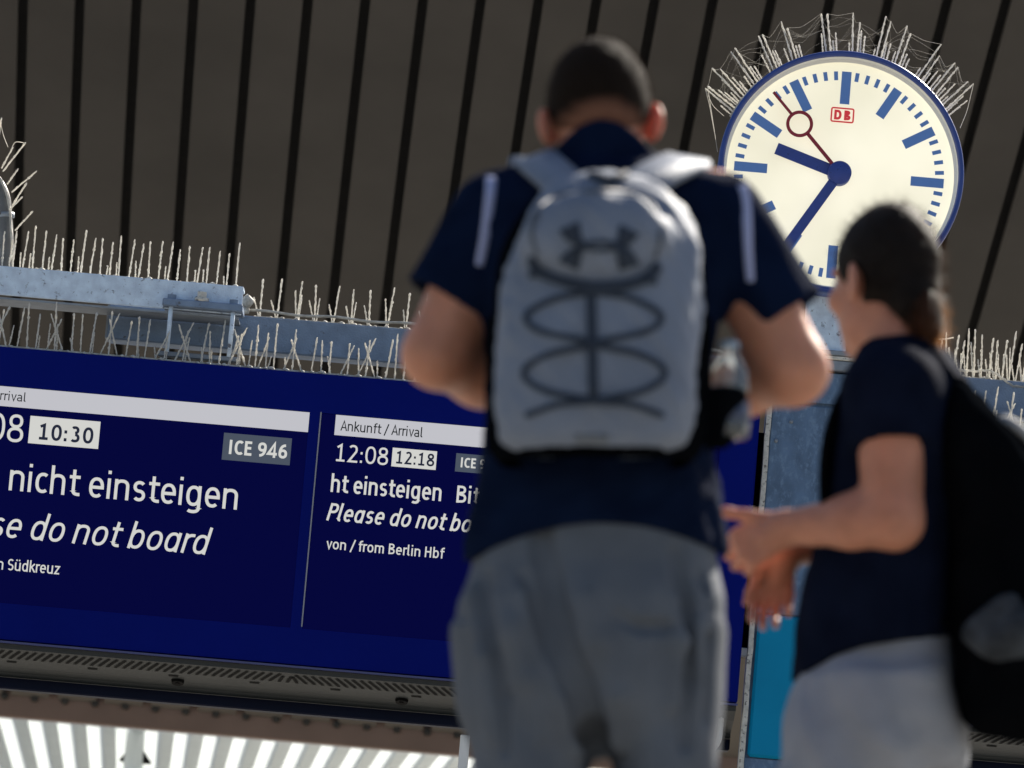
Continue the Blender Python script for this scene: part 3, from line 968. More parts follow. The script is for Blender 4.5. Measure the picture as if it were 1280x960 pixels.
# ------------------------------------------------------------------ station clock
YK = 22.30
kc = P(1051.5, 214.5, YK)
RK = 156.0 / (F / YK)
clock = empty('station_clock', (kc.x, YK + .25, kc.z), 'large round lit station clock with blue rim standing above the cabinet', 'clock')
def disc_ring(mb, c, r0, r1, y, n=96, mi=0):
    vs, fs = [], []
    for i in range(n):
        a = 2 * math.pi * i / n
        for r_ in (r0, r1): vs.append((c.x + r_ * math.cos(a), y, c.z + r_ * math.sin(a)))
    for i in range(n):
        j = (i + 1) % n
        fs.append((2 * i, 2 * i + 1, 2 * j + 1, 2 * j)[::-1])
    mb.add(vs, fs, mi)
def lathe_y(mb, c, prof, n=96, mi=0, smooth=True):
    """prof: (radius, y) closed or open profile turned round the y axis"""
    vs, fs = [], []
    k = len(prof)
    for i in range(n):
        a = 2 * math.pi * i / n
        for r_, y in prof: vs.append((c.x + r_ * math.cos(a), y, c.z + r_ * math.sin(a)))
    for i in range(n):
        j = (i + 1) % n
        for q in range(k - 1): fs.append((i * k + q, j * k + q, j * k + q + 1, i * k + q + 1))
    mb.add(vs, fs, mi, smooth)
YD = YK + .075
mb = MB(); lathe_y(mb, kc, [(RK * .93, YK + .06), (RK * .985, YK + .05), (RK * .992, YK + .012), (RK * .996, YK + .012)][::1]); lathe_y(mb, kc, [(RK * .955, YK + .008), (RK * .956, YD + .004)])
mb.build('inner_ring', M['clock_white'], clock)
mb = MB(); lathe_y(mb, kc, [(RK * .955, YK + .004), (RK * .965, YK - .012), (RK * .985, YK - .018), (RK, YK - .008), (RK * 1.003, YK + .02), (RK * 1.003, YK + .07), (RK * .99, YK + .075)])
mb.build('rim', M['clock_blue'], clock)
mb = MB(); lathe_y(mb, kc, [(RK * .99, YK + .072), (RK * .99, YK + .40), (RK * .95, YK + .44), (.0001, YK + .45)]); mb.build('case', M['clock_blue'], clock)
mb = MB(); lathe_y(mb, kc, [(.0001, YD), (RK * .956, YD)][::-1], smooth=False); mb.build('dial', M['dial'], clock)
K = P(1048.6, 218.5, YD)
K = Vector((K.x, YD, K.z))
def radial(mb, ang, r0, r1, wd, y, th=.002):
    u_ = Vector((math.sin(ang), 0, math.cos(ang))); v_ = Vector((math.cos(ang), 0, -math.sin(ang)))
    pts = [K + u_ * r0 - v_ * wd / 2, K + u_ * r0 + v_ * wd / 2, K + u_ * r1 + v_ * wd / 2, K + u_ * r1 - v_ * wd / 2]
    mb.prism([(p.x, p.z) for p in pts], y, y + th)
RM = 133.5 / (F / YD)
for i in range(60):
    mb = MB()
    if i % 5 == 0: radial(mb, R(6 * i), RM * .685, RM, 12.2 / (F / YD), YD - .003)
    else: radial(mb, R(6 * i), RM * .915, RM, 5.0 / (F / YD), YD - .003)
    mb.build('hour_mark' if i % 5 == 0 else 'minute_mark', M['mark'], clock)
px2m = 1 / (F / YD)
mb = MB(); radial(mb, R(287.3), -2 * px2m, 86 * px2m, 15.0 * px2m, YD - .030, .006); mb.build('hour_hand', M['hand'], clock)
mb = MB(); radial(mb, R(211), -2 * px2m, 128 * px2m, 12.5 * px2m, YD - .042, .006); mb.build('minute_hand', M['hand'], clock)
mb = MB(); lathe_y(mb, K, [(15 * px2m, YD - .002), (15 * px2m, YD - .054), (13.5 * px2m, YD - .058), (.0001, YD - .058)], 40); mb.build('hub', M['hand'], clock)
aa = R(316.4)
mb = MB(); radial(mb, aa, 12 * px2m, 64 * px2m, 4.6 * px2m, YD - .050, .004); radial(mb, aa, 97 * px2m, 133 * px2m, 3.6 * px2m, YD - .050, .004)
rc = K + Vector((math.sin(aa), 0, math.cos(aa))) * (80.5 * px2m)
lathe_y(mb, rc, [(17.2 * px2m, YD - .046), (17.2 * px2m, YD - .050), (13.0 * px2m, YD - .050), (13.0 * px2m, YD - .046)], 40, smooth=False)
mb.build('second_hand', M['red'], clock)
# emblem: two red letters in a rounded red frame
lc = P(1053, 144, YD)
lw, lh, th = 30 * px2m / 2, 19.5 * px2m / 2, 2.0 * px2m
mb = MB()
outer, inner = [], []
for cxs, czs, a0 in ((1, 1, 0), (-1, 1, 90), (-1, -1, 180), (1, -1, 270)):
    for k in range(5):
        a = R(a0 + 22.5 * k); r_ = 3 * px2m
        outer.append((lc.x + cxs * (lw - r_) + r_ * math.cos(a), lc.z + czs * (lh - r_) + r_ * math.sin(a)))
        ri = r_ - th
        inner.append((lc.x + cxs * (lw - r_) + ri * math.cos(a), lc.z + czs * (lh - r_) + ri * math.sin(a)))
n = len(outer)
mb.add([(x, YD - .002, z) for x, z in outer] + [(x, YD - .002, z) for x, z in inner], [(i, i + n, (i + 1) % n + n, (i + 1) % n) for i in range(n)])
lettering(mb, 'DB', lc.x - 11.2 * px2m, lc.z - 6.4 * px2m, lc.x + 11.2 * px2m, 12.8 * px2m, YD - .0022, .25)
mb.build('emblem', M['logo_red'], clock)
# stand of the clock
pz = kc.z - RK
qk = P(1043, 380, YK + .25)
mb = MB(); mb.box((kc.x + .0, YK + .24, (pz + czt) / 2 + .015), (.17, .16, pz - czt + .03), bev=.01); mb.build('stand', M['galv_lit'], clock)
mb = MB(); mb.box((kc.x, YK + .24, czt + .03), (.26, .24, .02), bev=.003); mb.build('stand_foot', M['steel_dark'], clock)

# ------------------------------------------------------------------ bird spikes
spike_mesh = []
for v in range(9):
    rr = random.Random(50 + v)
    mb = MB()
    n = 22
    pts, rs = [], []
    for i in range(n + 1):
        t = i / n
        pts.append((rr.uniform(-.0007, .0007), rr.uniform(-.0007, .0007), t))
        r_ = .0030 + .0020 * rr.random() * (1 if t > .12 else .6)
        if rr.random() < .07: r_ += .0028
        rs.append(r_ * (1.0 if i < n else .6))
    # radius is in metres while z is 0..1 (scaled per object), so tube in true proportions for a 0.17 m spike
    mb.tube([(x, y, z * .17) for x, y, z in pts], rs, 6, noise=.35)
    me = bpy.data.meshes.new('spike')
    me.from_pydata(mb.v, [], mb.f)
    me.polygons.foreach_set('use_smooth', [True] * len(mb.f))
    me.materials.append(M['spike'])
    spike_mesh.append(me)
rs_ = random.Random(11)
def spike(parent, base, tip, thick=1.0):
    base, tip = Vector(base), Vector(tip)
    d = tip - base
    o = bpy.data.objects.new('spike', rs_.choice(spike_mesh))
    o.parent = parent
    o.location = base - wloc(parent)
    o.rotation_mode = 'QUATERNION'
    o.rotation_quaternion = d.to_track_quat('Z', 'Y')
    o.scale = (thick * .86, thick * .86, d.length / .17)
    COL.objects.link(o)
    return o
GS = 'bird spike strips on the boards and beams'
def strip(label, pa, pb, ylen=.03):
    """a strip from world pa to pb (level)"""
    t = empty('bird_spike_strip', tuple((Vector(pa) + Vector(pb)) / 2), label, 'bird spikes', GS)
    mb = MB()
    mb.box((Vector(pa) + Vector(pb)) / 2 + Vector((0, 0, .004)), (abs(pb[0] - pa[0]), ylen, .007))
    x = pa[0]
    while x < pb[0] - .02:                                 # crusts of dirt on the base
        r_ = rs_.uniform(.006, .014)
        mb.tube([(x, pa[1] - ylen / 2, pa[2]), (x + r_ * .3, pa[1] - ylen / 2, pa[2] + r_ * .9)], [r_ * 1.5, r_ * .5], 7, 0, True, True, .3)
        x += rs_.uniform(.02, .07)
    mb.build('base_strip', M['strip'], t)
    return t
m_ = lambda px: px / S
# on the pale channel
za = zt2
x0, x1 = P(-60, 326, yu).x, P(300, 359, yu).x
t = strip('row of upright spikes along the top of the pale steel channel', (x0, yu + .06, za), (x1, yu + .06, za))
x = x1 - .02; k = 0
while x > x0:
    L_ = m_(rs_.uniform(43, 58))
    spike(t, (x, yu + .05, za), (x + m_(rs_.uniform(-2, 4)), yu + .05 + rs_.uniform(-.02, .02), za + L_))
    if k % 3 == 1 or rs_.random() < .2:
        spike(t, (x - m_(rs_.uniform(3, 5)), yu + .055, za), (x - m_(rs_.uniform(3, 5)), yu + .05, za + m_(rs_.uniform(14, 24))), .8)
    x -= m_(rs_.uniform(11.6, 13.2)); k += 1
# on the left board: two strips end to end
zB = P(0, 432, YB).z
def board_row(label, pa, pb, Lr=(42, 62)):
    x0 = P(pa, 432 + .0857 * pa, YB).x; x1 = P(pb, 432 + .0857 * pb, YB).x
    t = strip(label, (x0 + .002, YB + .05, zB), (x1 - .002, YB + .05, zB), .035)
    x = x0 + .012; k = 0
    while x < x1 - .005:
        L_ = m_(rs_.uniform(*Lr))
        lean = (0.03, .38, 0.02, -.34, .06, -.02)[k % 6] + rs_.uniform(-.07, .07)
        spike(t, (x, YB + .04 + .02 * (k % 2), zB), (x + L_ * math.sin(lean), YB + .04 + rs_.uniform(-.05, .05), zB + L_ * math.cos(lean)))
        if rs_.random() < .42:
            L2 = L_ * rs_.uniform(.35, .8)
            l2 = rs_.uniform(-.3, .3)
            spike(t, (x + .008, YB + .06, zB), (x + .008 + L2 * math.sin(l2), YB + .06, zB + L2 * math.cos(l2)), .85)
        x += m_(rs_.uniform(10.0, 13.5)); k += 1
    return t
board_row('spikes on the blue board under the pale channel, at the left edge', -30, 200)
board_row('spikes on the blue board in front of the clamp bracket and long beam', 200, 430)
board_row('spikes on the blue board beside and behind the man with the grey backpack', 430, 640)
board_row('spikes on the right board below the dense row, beside the black backpack', 1165, 1300)
# paired spikes on the long beam
def beam_row(label, pa, pb, step, Lr, pair):
    x0 = P(pa, 397, ya).x; x1 = P(pb, 400, ya).x
    t = strip(label, (x0, ya + .05, zt), (x1, ya + .05, zt))
    x = x0 + .02
    while x < x1 - .01:
        L_ = m_(rs_.uniform(*Lr))
        spike(t, (x, ya + .03, zt), (x + m_(rs_.uniform(-3, 6)), ya + .03, zt + L_))
        if pair:
            L2 = L_ * rs_.uniform(.4, .75)
            spike(t, (x - .004, ya + .03, zt), (x - m_(rs_.uniform(5, 10)), ya + .0, zt + L2), .85)
            if rs_.random() < .5: spike(t, (x + .006, ya + .05, zt), (x + m_(rs_.uniform(0, 5)), ya + .08, zt + L_ * .7), .7)
        x += m_(step * rs_.uniform(.92, 1.08))
    return t
beam_row('thin paired spikes on the long beam between the bracket and the tall man', 318, 640, 23.8, (42, 54), True)
t = beam_row('dense tall spikes on the long beam at the right edge, hung with a web', 1130, 1300, 9.0, (42, 68), True)
mb = MB()
pts = cr([P(1196, 462, ya), P(1215, 464, ya), P(1235, 463, ya), P(1252, 472, ya), P(1264, 481, ya), P(1285, 484, ya)], 6)
mb.tube([q + Vector((0, rs_.uniform(-.003, .003), rs_.uniform(-.003, .003))) for q in pts], .005, 6, noise=.4)
mb.tube(cr([P(1172, 424, ya), P(1180, 424, ya), P(1192, 422, ya)], 5), .003, 5)
mb.build('cobweb', M['web'], t)
# pipe spikes
t = empty('bird_spike_strip', pp[3], 'splayed spikes radiating from the bent grey pipe at the left edge', 'bird spikes', GS)
mb = MB(); mb.tube(cr([P(16, 330, 22.58), P(14, 290, 22.58), P(11, 255, 22.58), P(2, 226, 22.58), P(-14, 208, 22.58)], 5), .005, 6, noise=.3); mb.build('base_strip', M['strip'], t)
for a, b in (((2, 210), (16, 184)), ((4, 214), (32, 178)), ((9, 230), (23, 211)), ((15, 240), (46, 214)), ((16, 256), (33, 229)), ((19, 288), (41, 264)), ((13, 325), (16, 300)), ((-6, 200), (2, 147)), ((-10, 196), (-4, 150)), ((12, 262), (28, 246))):
    spike(t, P(*a, 22.58), P(*b, 22.40))
mb = MB(); mb.tube(cr([P(0, 150, 22.4), P(4, 168, 22.4), P(10, 184, 22.4)], 4), .0012, 4); mb.tube(cr([P(14, 186, 22.4), P(19, 178, 22.4), P(27, 178, 22.4), P(32, 180, 22.4)], 4), .0015, 4); mb.build('cobweb', M['web'], t)
# clock spikes
t = empty('bird_spike_strip', (kc.x, YK + .1, kc.z + RK), 'fan of frosted spikes and cobwebs around the top of the round clock', 'bird spikes', GS)
mb = MB()
mb.tube([(kc.x + (RK * 1.012) * math.sin(R(a)), YK + .10, kc.z + RK * 1.012 * math.cos(R(a))) for a in range(-66, 66, 3)], .008, 6, noise=.2)
mb.build('base_strip', M['strip'], t)
def ksp(ang, lean, L, y, th=1.0, px=0):
    a = R(ang)
    b = Vector((kc.x + RK * 1.01 * math.sin(a), y, kc.z + RK * 1.01 * math.cos(a)))
    l = R(lean)
    tip = b + Vector((math.sin(l), 0, math.cos(l))) * m_(L)
    spike(t, b, tip, th)
    return tip
tips = []
# image angles measured clockwise from the photo's vertical, turned back by the camera roll
for g_, lean in ((-57, -50), (-50, -42), (-41, -34), (-30, -24), (-20, -16), (-4, -4), (8, 4), (19, 14), (28, 20), (40, 36), (49, 40), (57, 47)):
    g_ -= 4.9; lean -= 4.9
    tips.append(ksp(g_ - 1.6, lean + rs_.uniform(-3, 1), rs_.uniform(46, 60), YK + .09))
    tips.append(ksp(g_ + .8, lean + rs_.uniform(-1, 2), rs_.uniform(40, 58), YK + .12))
    ksp(g_ + 2.0, lean + rs_.uniform(-2, 4), rs_.uniform(16, 40), YK + .10, .9)
    ksp(g_ + 3.6, lean + rs_.uniform(0, 5), rs_.uniform(18, 36), YK + .13, .9)
    ksp(g_ - 3.0, lean + rs_.uniform(-4, 2), rs_.uniform(14, 30), YK + .11, .9)
mb = MB()
def thread(a, b, sag, r_=.0004):
    mid = a.lerp(b, .5) + Vector((0, 0, -sag))
    mb.tube(cr([a, a.lerp(mid, .55) + Vector((0, 0, -sag * .2)), mid, b], 4), r_, 4, cap=False)
for i in range(len(tips) - 1):
    if rs_.random() < .75: thread(tips[i], tips[i + 1], rs_.uniform(-.01, .04))
    for _ in range(6):
        a = tips[i].lerp(Vector((kc.x, YK + .1, kc.z)), rs_.uniform(0, .22)); b = tips[min(i + rs_.choice((1, 1, 2)), len(tips) - 1)].lerp(Vector((kc.x, YK + .1, kc.z)), rs_.uniform(0, .25))
        thread(a, b, rs_.uniform(-.02, .05), rs_.uniform(.00012, .00024))
l0 = tips[0]
thread(l0, P(905, 145, YK + .1), .02, .001); thread(tips[1], P(897, 190, YK + .1), .0, .0012); thread(tips[0], P(893, 165, YK + .1), -.01, .001)
thread(tips[-1], P(1200, 160, YK + .1), .03, .001)
mb.build('cobweb', M['web'], t)
tb = P(1189, 280, YK - .03); 

# ------------------------------------------------------------------ people
EX = Vector((math.cos(ROLL), 0, math.sin(ROLL)))
EY = Vector((0, 1, 0))
EZ = Vector((-math.sin(ROLL), 0, math.cos(ROLL)))
class Frame:
    """local person frame: x to the picture's right, y away, z along the body; metres"""
    def __init__(s, px, py, Y):
        s.px, s.py, s.S, s.Y = px, py, F / Y, Y
        s.O = P(px, py, Y)
    def l(s, px, py, y=0.0):
        return s.inv(P(px, py, s.Y + y))
    def z(s, py): return (s.py - py) / s.S / .99
    def x(s, px): return (px - s.px) / s.S
    def w(s, q):
        q = np.atleast_2d(q)
        return np.array(s.O) + q[:, :1] * np.array(EX) + q[:, 1:2] * np.array(EY) + q[:, 2:3] * np.array(EZ)
    def wv(s, q): return Vector(s.w(q)[0])
    def key(s, py, px, y, a, b):
        q = s.l(px, py, y); return (q[2], q[0], y, a, b)
    def pix(s, p):
        d = s.w(p) - np.array(CAM)
        f_ = d @ np.array(fw)
        return 640 + F * (d @ np.array(rt)) / f_, 480 - F * (d @ np.array(up)) / f_
    def inv(s, wpt):
        d = Vector(wpt) - s.O
        return np.array((d.dot(EX), d.dot(EY), d.dot(EZ)))

def unit(v): v = np.array(v, float); return v / np.linalg.norm(v)

def head_fn(c, fwd, upv, sc=1.0, ear_out=R(28)):
    fwd = unit(fwd); upv = unit(np.array(upv) - fwd * np.dot(upv, fwd)); lat = np.cross(fwd, upv)
    Bm = np.stack([lat, fwd, upv])
    c = np.array(c)
    def loc(p): return (p - c) @ Bm.T / sc
    def skull(q): return ell(q, (0, -.012, .02), (.076, .096, .104))
    def f(p):
        q = loc(p)
        d = skull(q)
        d = smin(d, ell(q, (0, .035, -.045), (.060, .060, .085)), .03)
        d = smin(d, ell(q, (0, .018, -.085), (.056, .066, .048)), .03)
        d = smin(d, ell(q, (0, .078, -.112), (.024, .020, .020)), .025)
        for sd in (-1, 1):
            d = smax(d, -ell(q, (sd * .031, .108, -.004), (.018, .018, .013)), .014)
            d = smin(d, ell(q, (sd * .045, .070, -.035), (.022, .022, .022)), .02)
            ca, sa = math.cos(ear_out), math.sin(ear_out)
            E_ = np.array(((ca, sd * sa, 0), (-sd * sa, ca, 0), (0, 0, 1)))
            e = ell(q, (sd * .086, -.014, -.022), (.0085, .024, .037), E_)
            e = smax(e, -ell(q, (sd * .093, -.006, -.018), (.006, .011, .018), E_), .006)
            d = smin(d, e, .008)
        d = smin(d, cone(q, (0, .096, .002), (0, .116, -.038), .008, .013), .012)
        d = smin(d, cone(q, (-.012, .103, -.042), (.012, .103, -.042), .010, .010), .008)
        d = smin(d, ell(q, (0, .086, .020), (.052, .014, .011)), .02)
        d = smin(d, ell(q, (0, .098, -.070), (.024, .010, .007)), .008)
        d = smin(d, ell(q, (0, .096, -.082), (.020, .010, .008)), .008)
        return d * sc
    return f, loc, skull, Bm, c

def hand_fns(wrist, direc, palm_n, thumb_side, curls, scale=1.0, spread=.10, thumb_curl=.5, thumb_dir=None):
    """wrist -> knuckles along direc; palm_n = outward normal of the palm; thumb_side = direction the thumb leaves to.
    returns palm primitives and finger segments"""
    d = unit(direc); n = np.array(palm_n, float); n = unit(n - d * np.dot(n, d)); t = np.array(thumb_side, float)
    s_ = np.cross(d, n)
    if np.dot(s_, t) < 0: s_ = -s_
    wr = np.array(wrist, float)
    palm = []
    kn = [wr + d * (.088 * scale) + s_ * (o * scale) for o in (.030, .010, -.011, -.031)]
    kn[0] -= d * .004; kn[3] -= d * .010
    for k in kn: palm.append((wr + d * .014 + s_ * np.dot(k - wr, s_) * .55, k, .014 * scale, .0115 * scale))
    palm.append((wr, wr + d * .04, .022 * scale, .020 * scale))
    segs = []
    lens = [(.042, .025, .021), (.046, .029, .022), (.042, .027, .021), (.033, .020, .019)]
    for i, k in enumerate(kn):
        a = 0.0
        p = k
        sp_ = (1.5 - i) * spread
        for j, L_ in enumerate(lens[i]):
            a += curls[i] * (.85, 1.05, .75)[j]
            dd = (d * math.cos(a) + n * math.sin(a)) + s_ * sp_ * math.cos(a)
            dd = unit(dd)
            q = p + dd * L_ * scale
            segs.append((p, q, (.0098, .0088, .0080)[j] * scale, (.0088, .0080, .0068)[j] * scale))
            p = q
    b0 = wr + d * .022 * scale + s_ * .026 * scale + n * .006
    td = unit(np.array(thumb_dir, float)) if thumb_dir is not None else unit(d * .62 + s_ * .70 + n * .25)
    b1 = b0 + td * .042 * scale
    td2 = unit(td + d * .35 * thumb_curl + n * .5 * thumb_curl)
    b2 = b1 + td2 * .034 * scale
    td3 = unit(td2 + d * .3 * thumb_curl + n * .3 * thumb_curl)
    b3 = b2 + td3 * .026 * scale
    th = [(b0, b1, .0155 * scale, .0118 * scale), (b1, b2, .0112 * scale, .0100 * scale), (b2, b3, .0100 * scale, .0078 * scale)]
    return palm, segs, th

def arm_d(p, hand, arm):
    """arm: list of cones; one continuous limb with its hand"""
    d = None
    for a, b, ra, rb in arm:
        e = cone(p, a, b, ra, rb)
        d = e if d is None else smin(d, e, .025)
    palm, segs, th = hand
    pd = None
    for a, b, ra, rb in palm:
        e = cone(p, a, b, ra, rb); pd = e if pd is None else smin(pd, e, .012)
    d = smin(d, pd, .02)
    fd = None
    for a, b, ra, rb in segs:
        e = cone(p, a, b, ra, rb); fd = e if fd is None else np.minimum(fd, e)
    d = smin(d, fd, .006)
    td = None
    for a, b, ra, rb in th:
        e = cone(p, a, b, ra, rb); td = e if td is None else smin(td, e, .006)
    return smin(d, td, .009)

def leg_cones(hip, knee, ankle, toe):
    k = np.array(knee); an = np.array(ankle); hp = np.array(hip)
    return [(hp, k, .068, .052), (k, k + (an - k) * .3, .054, .060), (k + (an - k) * .3, an, .060, .036), (an, an + (np.array(toe) - an) * .5, .036, .03)]

def body_mesh(name, fr, fn, lo, hi, h, m, parent, label=None, it=1, extra=None):
    V, Fq = sdf_mesh(fn, lo, hi, h)
    if it: V = relax(V, Fq, it)
    return put_mesh(name, fr.w(V), Fq, m, parent, label=label, extra=extra), V, Fq

def strands(fr, V, Fq, n, length, lift, direction, width, jitter=.4, seed=1):
    """thin hair tips standing off a hair surface (local verts)"""
    r = np.random.default_rng(seed)
    A, B_, C_ = V[Fq[:, 0]], V[Fq[:, 1]], V[Fq[:, 2]]
    N = np.cross(B_ - A, C_ - A)
    ar = np.linalg.norm(N, axis=1); N = N / np.maximum(ar, 1e-9)[:, None]
    idx = r.choice(len(Fq), n, p=ar / ar.sum())
    base = V[Fq[idx]].mean(1)
    dirv = N[idx] * lift + np.array(direction) + r.normal(size=(n, 3)) * jitter
    dirv /= np.linalg.norm(dirv, axis=1)[:, None]
    L_ = length * r.uniform(.5, 1.2, size=(n, 1))
    side = np.cross(dirv, N[idx] + .01)
    side /= np.maximum(np.linalg.norm(side, axis=1), 1e-6)[:, None]
    v0 = base - side * width - N[idx] * .003; v1 = base + side * width - N[idx] * .003; v2 = base + dirv * L_
    vv = np.stack([v0, v1, v2], 1).reshape(-1, 3)
    return fr.w(vv), np.arange(3 * n).reshape(-1, 3), Fq[idx][:, 0]

# ============================================================ the tall man
YM = 8.75
m = Frame(750, 480, YM)
hipmid = m.l(742, 800, 0)
foot_c = m.wv(m.l(764, 900, 0))
pm = empty('person', (foot_c.x, YM, 0), 'tall person seen from behind in navy polo and grey shorts wearing the grey backpack', 'person')
hL, hR = m.l(657, 810, .0), m.l(828, 810, .0)
def gl(fr, x, y, z): return fr.inv((x, y, z))
aL = gl(m, foot_c.x - .17, YM + .03, .085); aR = gl(m, foot_c.x + .17, YM + .0, .085)
kL = gl(m, foot_c.x - .11, YM + .05, .50); kR = gl(m, foot_c.x + .11, YM + .03, .50)
tL = gl(m, foot_c.x - .20, YM + .20, .04); tR = gl(m, foot_c.x + .20, YM + .17, .04)
shL, shR = m.l(628, 262, .0), m.l(893, 265, .0)
elL, elR = m.l(546, 443, -.01), m.l(990, 462, -.01)
wrL, wrR = m.l(700, 512, .25), m.l(818, 505, .25)
armL = [(shL, elL, .066, .052), (elL, elL + (wrL - elL) * .35, .050, .050), (elL + (wrL - elL) * .35, wrL, .050, .029)]
armR = [(shR, elR, .068, .055), (elR, elR + (wrR - elR) * .35, .053, .052), (elR + (wrR - elR) * .35, wrR, .052, .029)]
handL = hand_fns(wrL, (.55, .75, .15), (.5, -.2, .8), (-.2, .5, .8), (.45, .5, .5, .55))
handR = hand_fns(wrR, (-.55, .75, .15), (-.5, -.2, .8), (.2, .5, .8), (.45, .5, .5, .55))
hc = m.l(750, 149, .045)
hfn, hloc, hskull, hB, hcen = head_fn(hc, (0.03, .90, -.44), (-.03, .44, .90), 1.0, R(34))
tor_keys = [(m.z(215), m.x(752), .0, .10, .07), (m.z(250), m.x(752), -.005, .150, .095), (m.z(350), m.x(750), -.01, .165, .115), (m.z(480), m.x(748), .0, .155, .11),
            (m.z(600), m.x(745), .01, .15, .105), (m.z(720), m.x(743), 0, .165, .115), (m.z(840), m.x(742), 0, .16, .11)]
legsL = leg_cones(hL, kL, aL, tL); legsR = leg_cones(hR, kR, aR, tR)
def man_body(p):
    d = loft(p, tor_keys, capk=.05)
    d = smin(d, cone(p, m.l(752, 235, 0), hc + np.array((0, -.02, -.05)), .066, .060), .03)
    d = smin(d, hfn(p), .018)
    for a, b, ra, rb in legsL + legsR: d = smin(d, cone(p, a, b, ra, rb), .02)
    d = smin(d, smin(arm_d(p, handL, armL), arm_d(p, handR, armR), .004), .03)
    return d
body_mesh('body', m, man_body, (-.45, -.22, m.z(480) - 1.45), (.48, .50, .62), .0048, M['skin'], pm)
def man_hair(p):
    q = hloc(p)
    d = hskull(q) - .0065 - .0012 * vnoise(p, 160, 3)
    cut = -(q[:, 2] - (-.034 + .75 * np.maximum(q[:, 1] + .02, -.035) + .3 * np.maximum(np.abs(q[:, 0]) - .05, 0)))
    return smax(d, cut, .01)
V, Fq = sdf_mesh(man_hair, hc - .16, hc + .17, .005)
q_ = hloc(V)
hl = np.clip((q_[:, 2] + .046 - .62 * np.maximum(q_[:, 1] + .02, -.03) + .006 * vnoise(V, 90, 14)) / .050, 0, 1)
put_mesh('hair', m.w(V), Fq, M['hair'], pm, extra=strands(m, V, Fq, 6000, .008, 1.0, (0, 0, -.1), .0006, .35, 4), attr=hl)
for sd in (-1, 1):
    ec = hcen + np.array((sd * .031, .088, -.004)) @ hB
    V, Fq = sdf_mesh(lambda p: ell(p, ec, (.0125, .0125, .0125)), ec - .02, ec + .02, .004)
    put_mesh('eye', m.w(V), Fq, M['eye'], pm)
    V, Fq = sdf_mesh(lambda p: ell(p, ec + hB[1] * .0085, (.0056, .0056, .0056)), ec - .02, ec + .024, .002)
    put_mesh('iris', m.w(V), Fq, M['hair2'], pm)
# shirt
sl0, sl1 = m.l(622, 272, 0), m.l(556, 378, -.005)
sr0, sr1 = m.l(897, 275, 0), m.l(980, 398, -.005)
shirt_keys = [(m.z(172), m.x(752), .012, .060, .062), (m.z(196), m.x(752), .006, .105, .080), (m.z(225), m.x(752), .0, .170, .105), (m.z(280), m.x(752), -.005, .196, .128),
              (m.z(350), m.x(751), -.008, .190, .140), (m.z(450), m.x(749), -.004, .178, .135), (m.z(560), m.x(746), .0, .182, .138), (m.z(630), m.x(744), .0, .196, .145), (m.z(690), m.x(743), 0, .206, .150), (m.z(740), m.x(743), 0, .210, .152)]
def man_shirt(p):
    d = loft(p, shirt_keys, n=2.25, capk=.03)
    px_, py_ = m.pix(p)
    hz = 706 - 52 * np.clip(1 - ((px_ - 752) / 172) ** 2, -.3, 1)
    hem = (py_ - hz) / 800
    fold = .0060 * vnoise(p * np.array((1.0, 1, .55)), 34, 5) + .0035 * vnoise(p, 70, 6)
    d = smax(d + fold, hem, .008)
    for a, b, ra, rb in ((sl0, sl1, .076, .066), (sr0, sr1, .078, .068)):
        ax = unit(b - a)
        s_ = cone(p, a, b + ax * .06, ra, rb + .001) + .003 * vnoise(p, 50, 8)
        s_ = smax(s_, (p - b) @ ax, .006)
        hollow = cone(p, b - ax * .05, b + ax * .08, rb - .008, rb - .006)
        s_ = smax(s_, -np.maximum(hollow, -((p - b) @ ax + .03)), .004)
        d = smin(d, s_, .035)
    return d
V, Fq = sdf_mesh(man_shirt, (-.38, -.24, m.z(745)), (.40, .24, m.z(160)), .006)
put_mesh('shirt', m.w(relax(V, Fq, 1)), Fq, M['navy'], pm)
def man_collar(p):
    ctr = m.l(752, 185, .008)
    q = p - ctr
    rr_ = np.sqrt((q[:, 0] / .094) ** 2 + (q[:, 1] / .078) ** 2)
    tap = 1.0 - .9 * np.clip(q[:, 2], -.05, .06)
    d = np.abs(rr_ - tap) * .07 - .0055
    top = m.z(154) - .046 * (q[:, 0] / .078) ** 2 - .35 * np.maximum(q[:, 1], 0)
    d = smax(d, p[:, 2] - top, .006)
    return smax(d, m.z(214) - p[:, 2], .006)
V, Fq = sdf_mesh(man_collar, m.l(752, 185, 0) - .12, m.l(752, 185, 0) + .12, .004)
put_mesh('collar', m.w(V), Fq, M['navy'], pm)
# piping on the shoulder seams: project onto the shirt from behind
def on_surface(fr, fn, px, py, y_from=-.45, y_to=.2, n=260):
    a, b = fr.l(px, py, y_from), fr.l(px, py, y_to)
    pts = a + (b - a) * np.linspace(0, 1, n)[:, None]
    d = fn(pts)
    k = int(np.argmax(d < 0))
    return pts[k] if d.min() < 0 else None
for path, wd in ((((618, 207), (614, 222), (613, 240), (610, 265), (606, 295), (601, 322), (599, 332)), .017), (((917, 215), (927, 232), (932, 252), (934, 280), (935, 310), (937, 340), (938, 352)), .017)):
    mb = MB()
    pts = []
    for px, py in path:
        q = on_surface(m, man_shirt, px, py)
        if q is None: continue
        pts.append(m.wv(q - np.array((0, .002, 0))))
    pts = cr(pts, 5)
    mb.ribbon(pts, [wd * (1 - .35 * i / len(pts)) for i in range(len(pts))], EX, .004)
    mb.build('piping', M['piping'], pm)
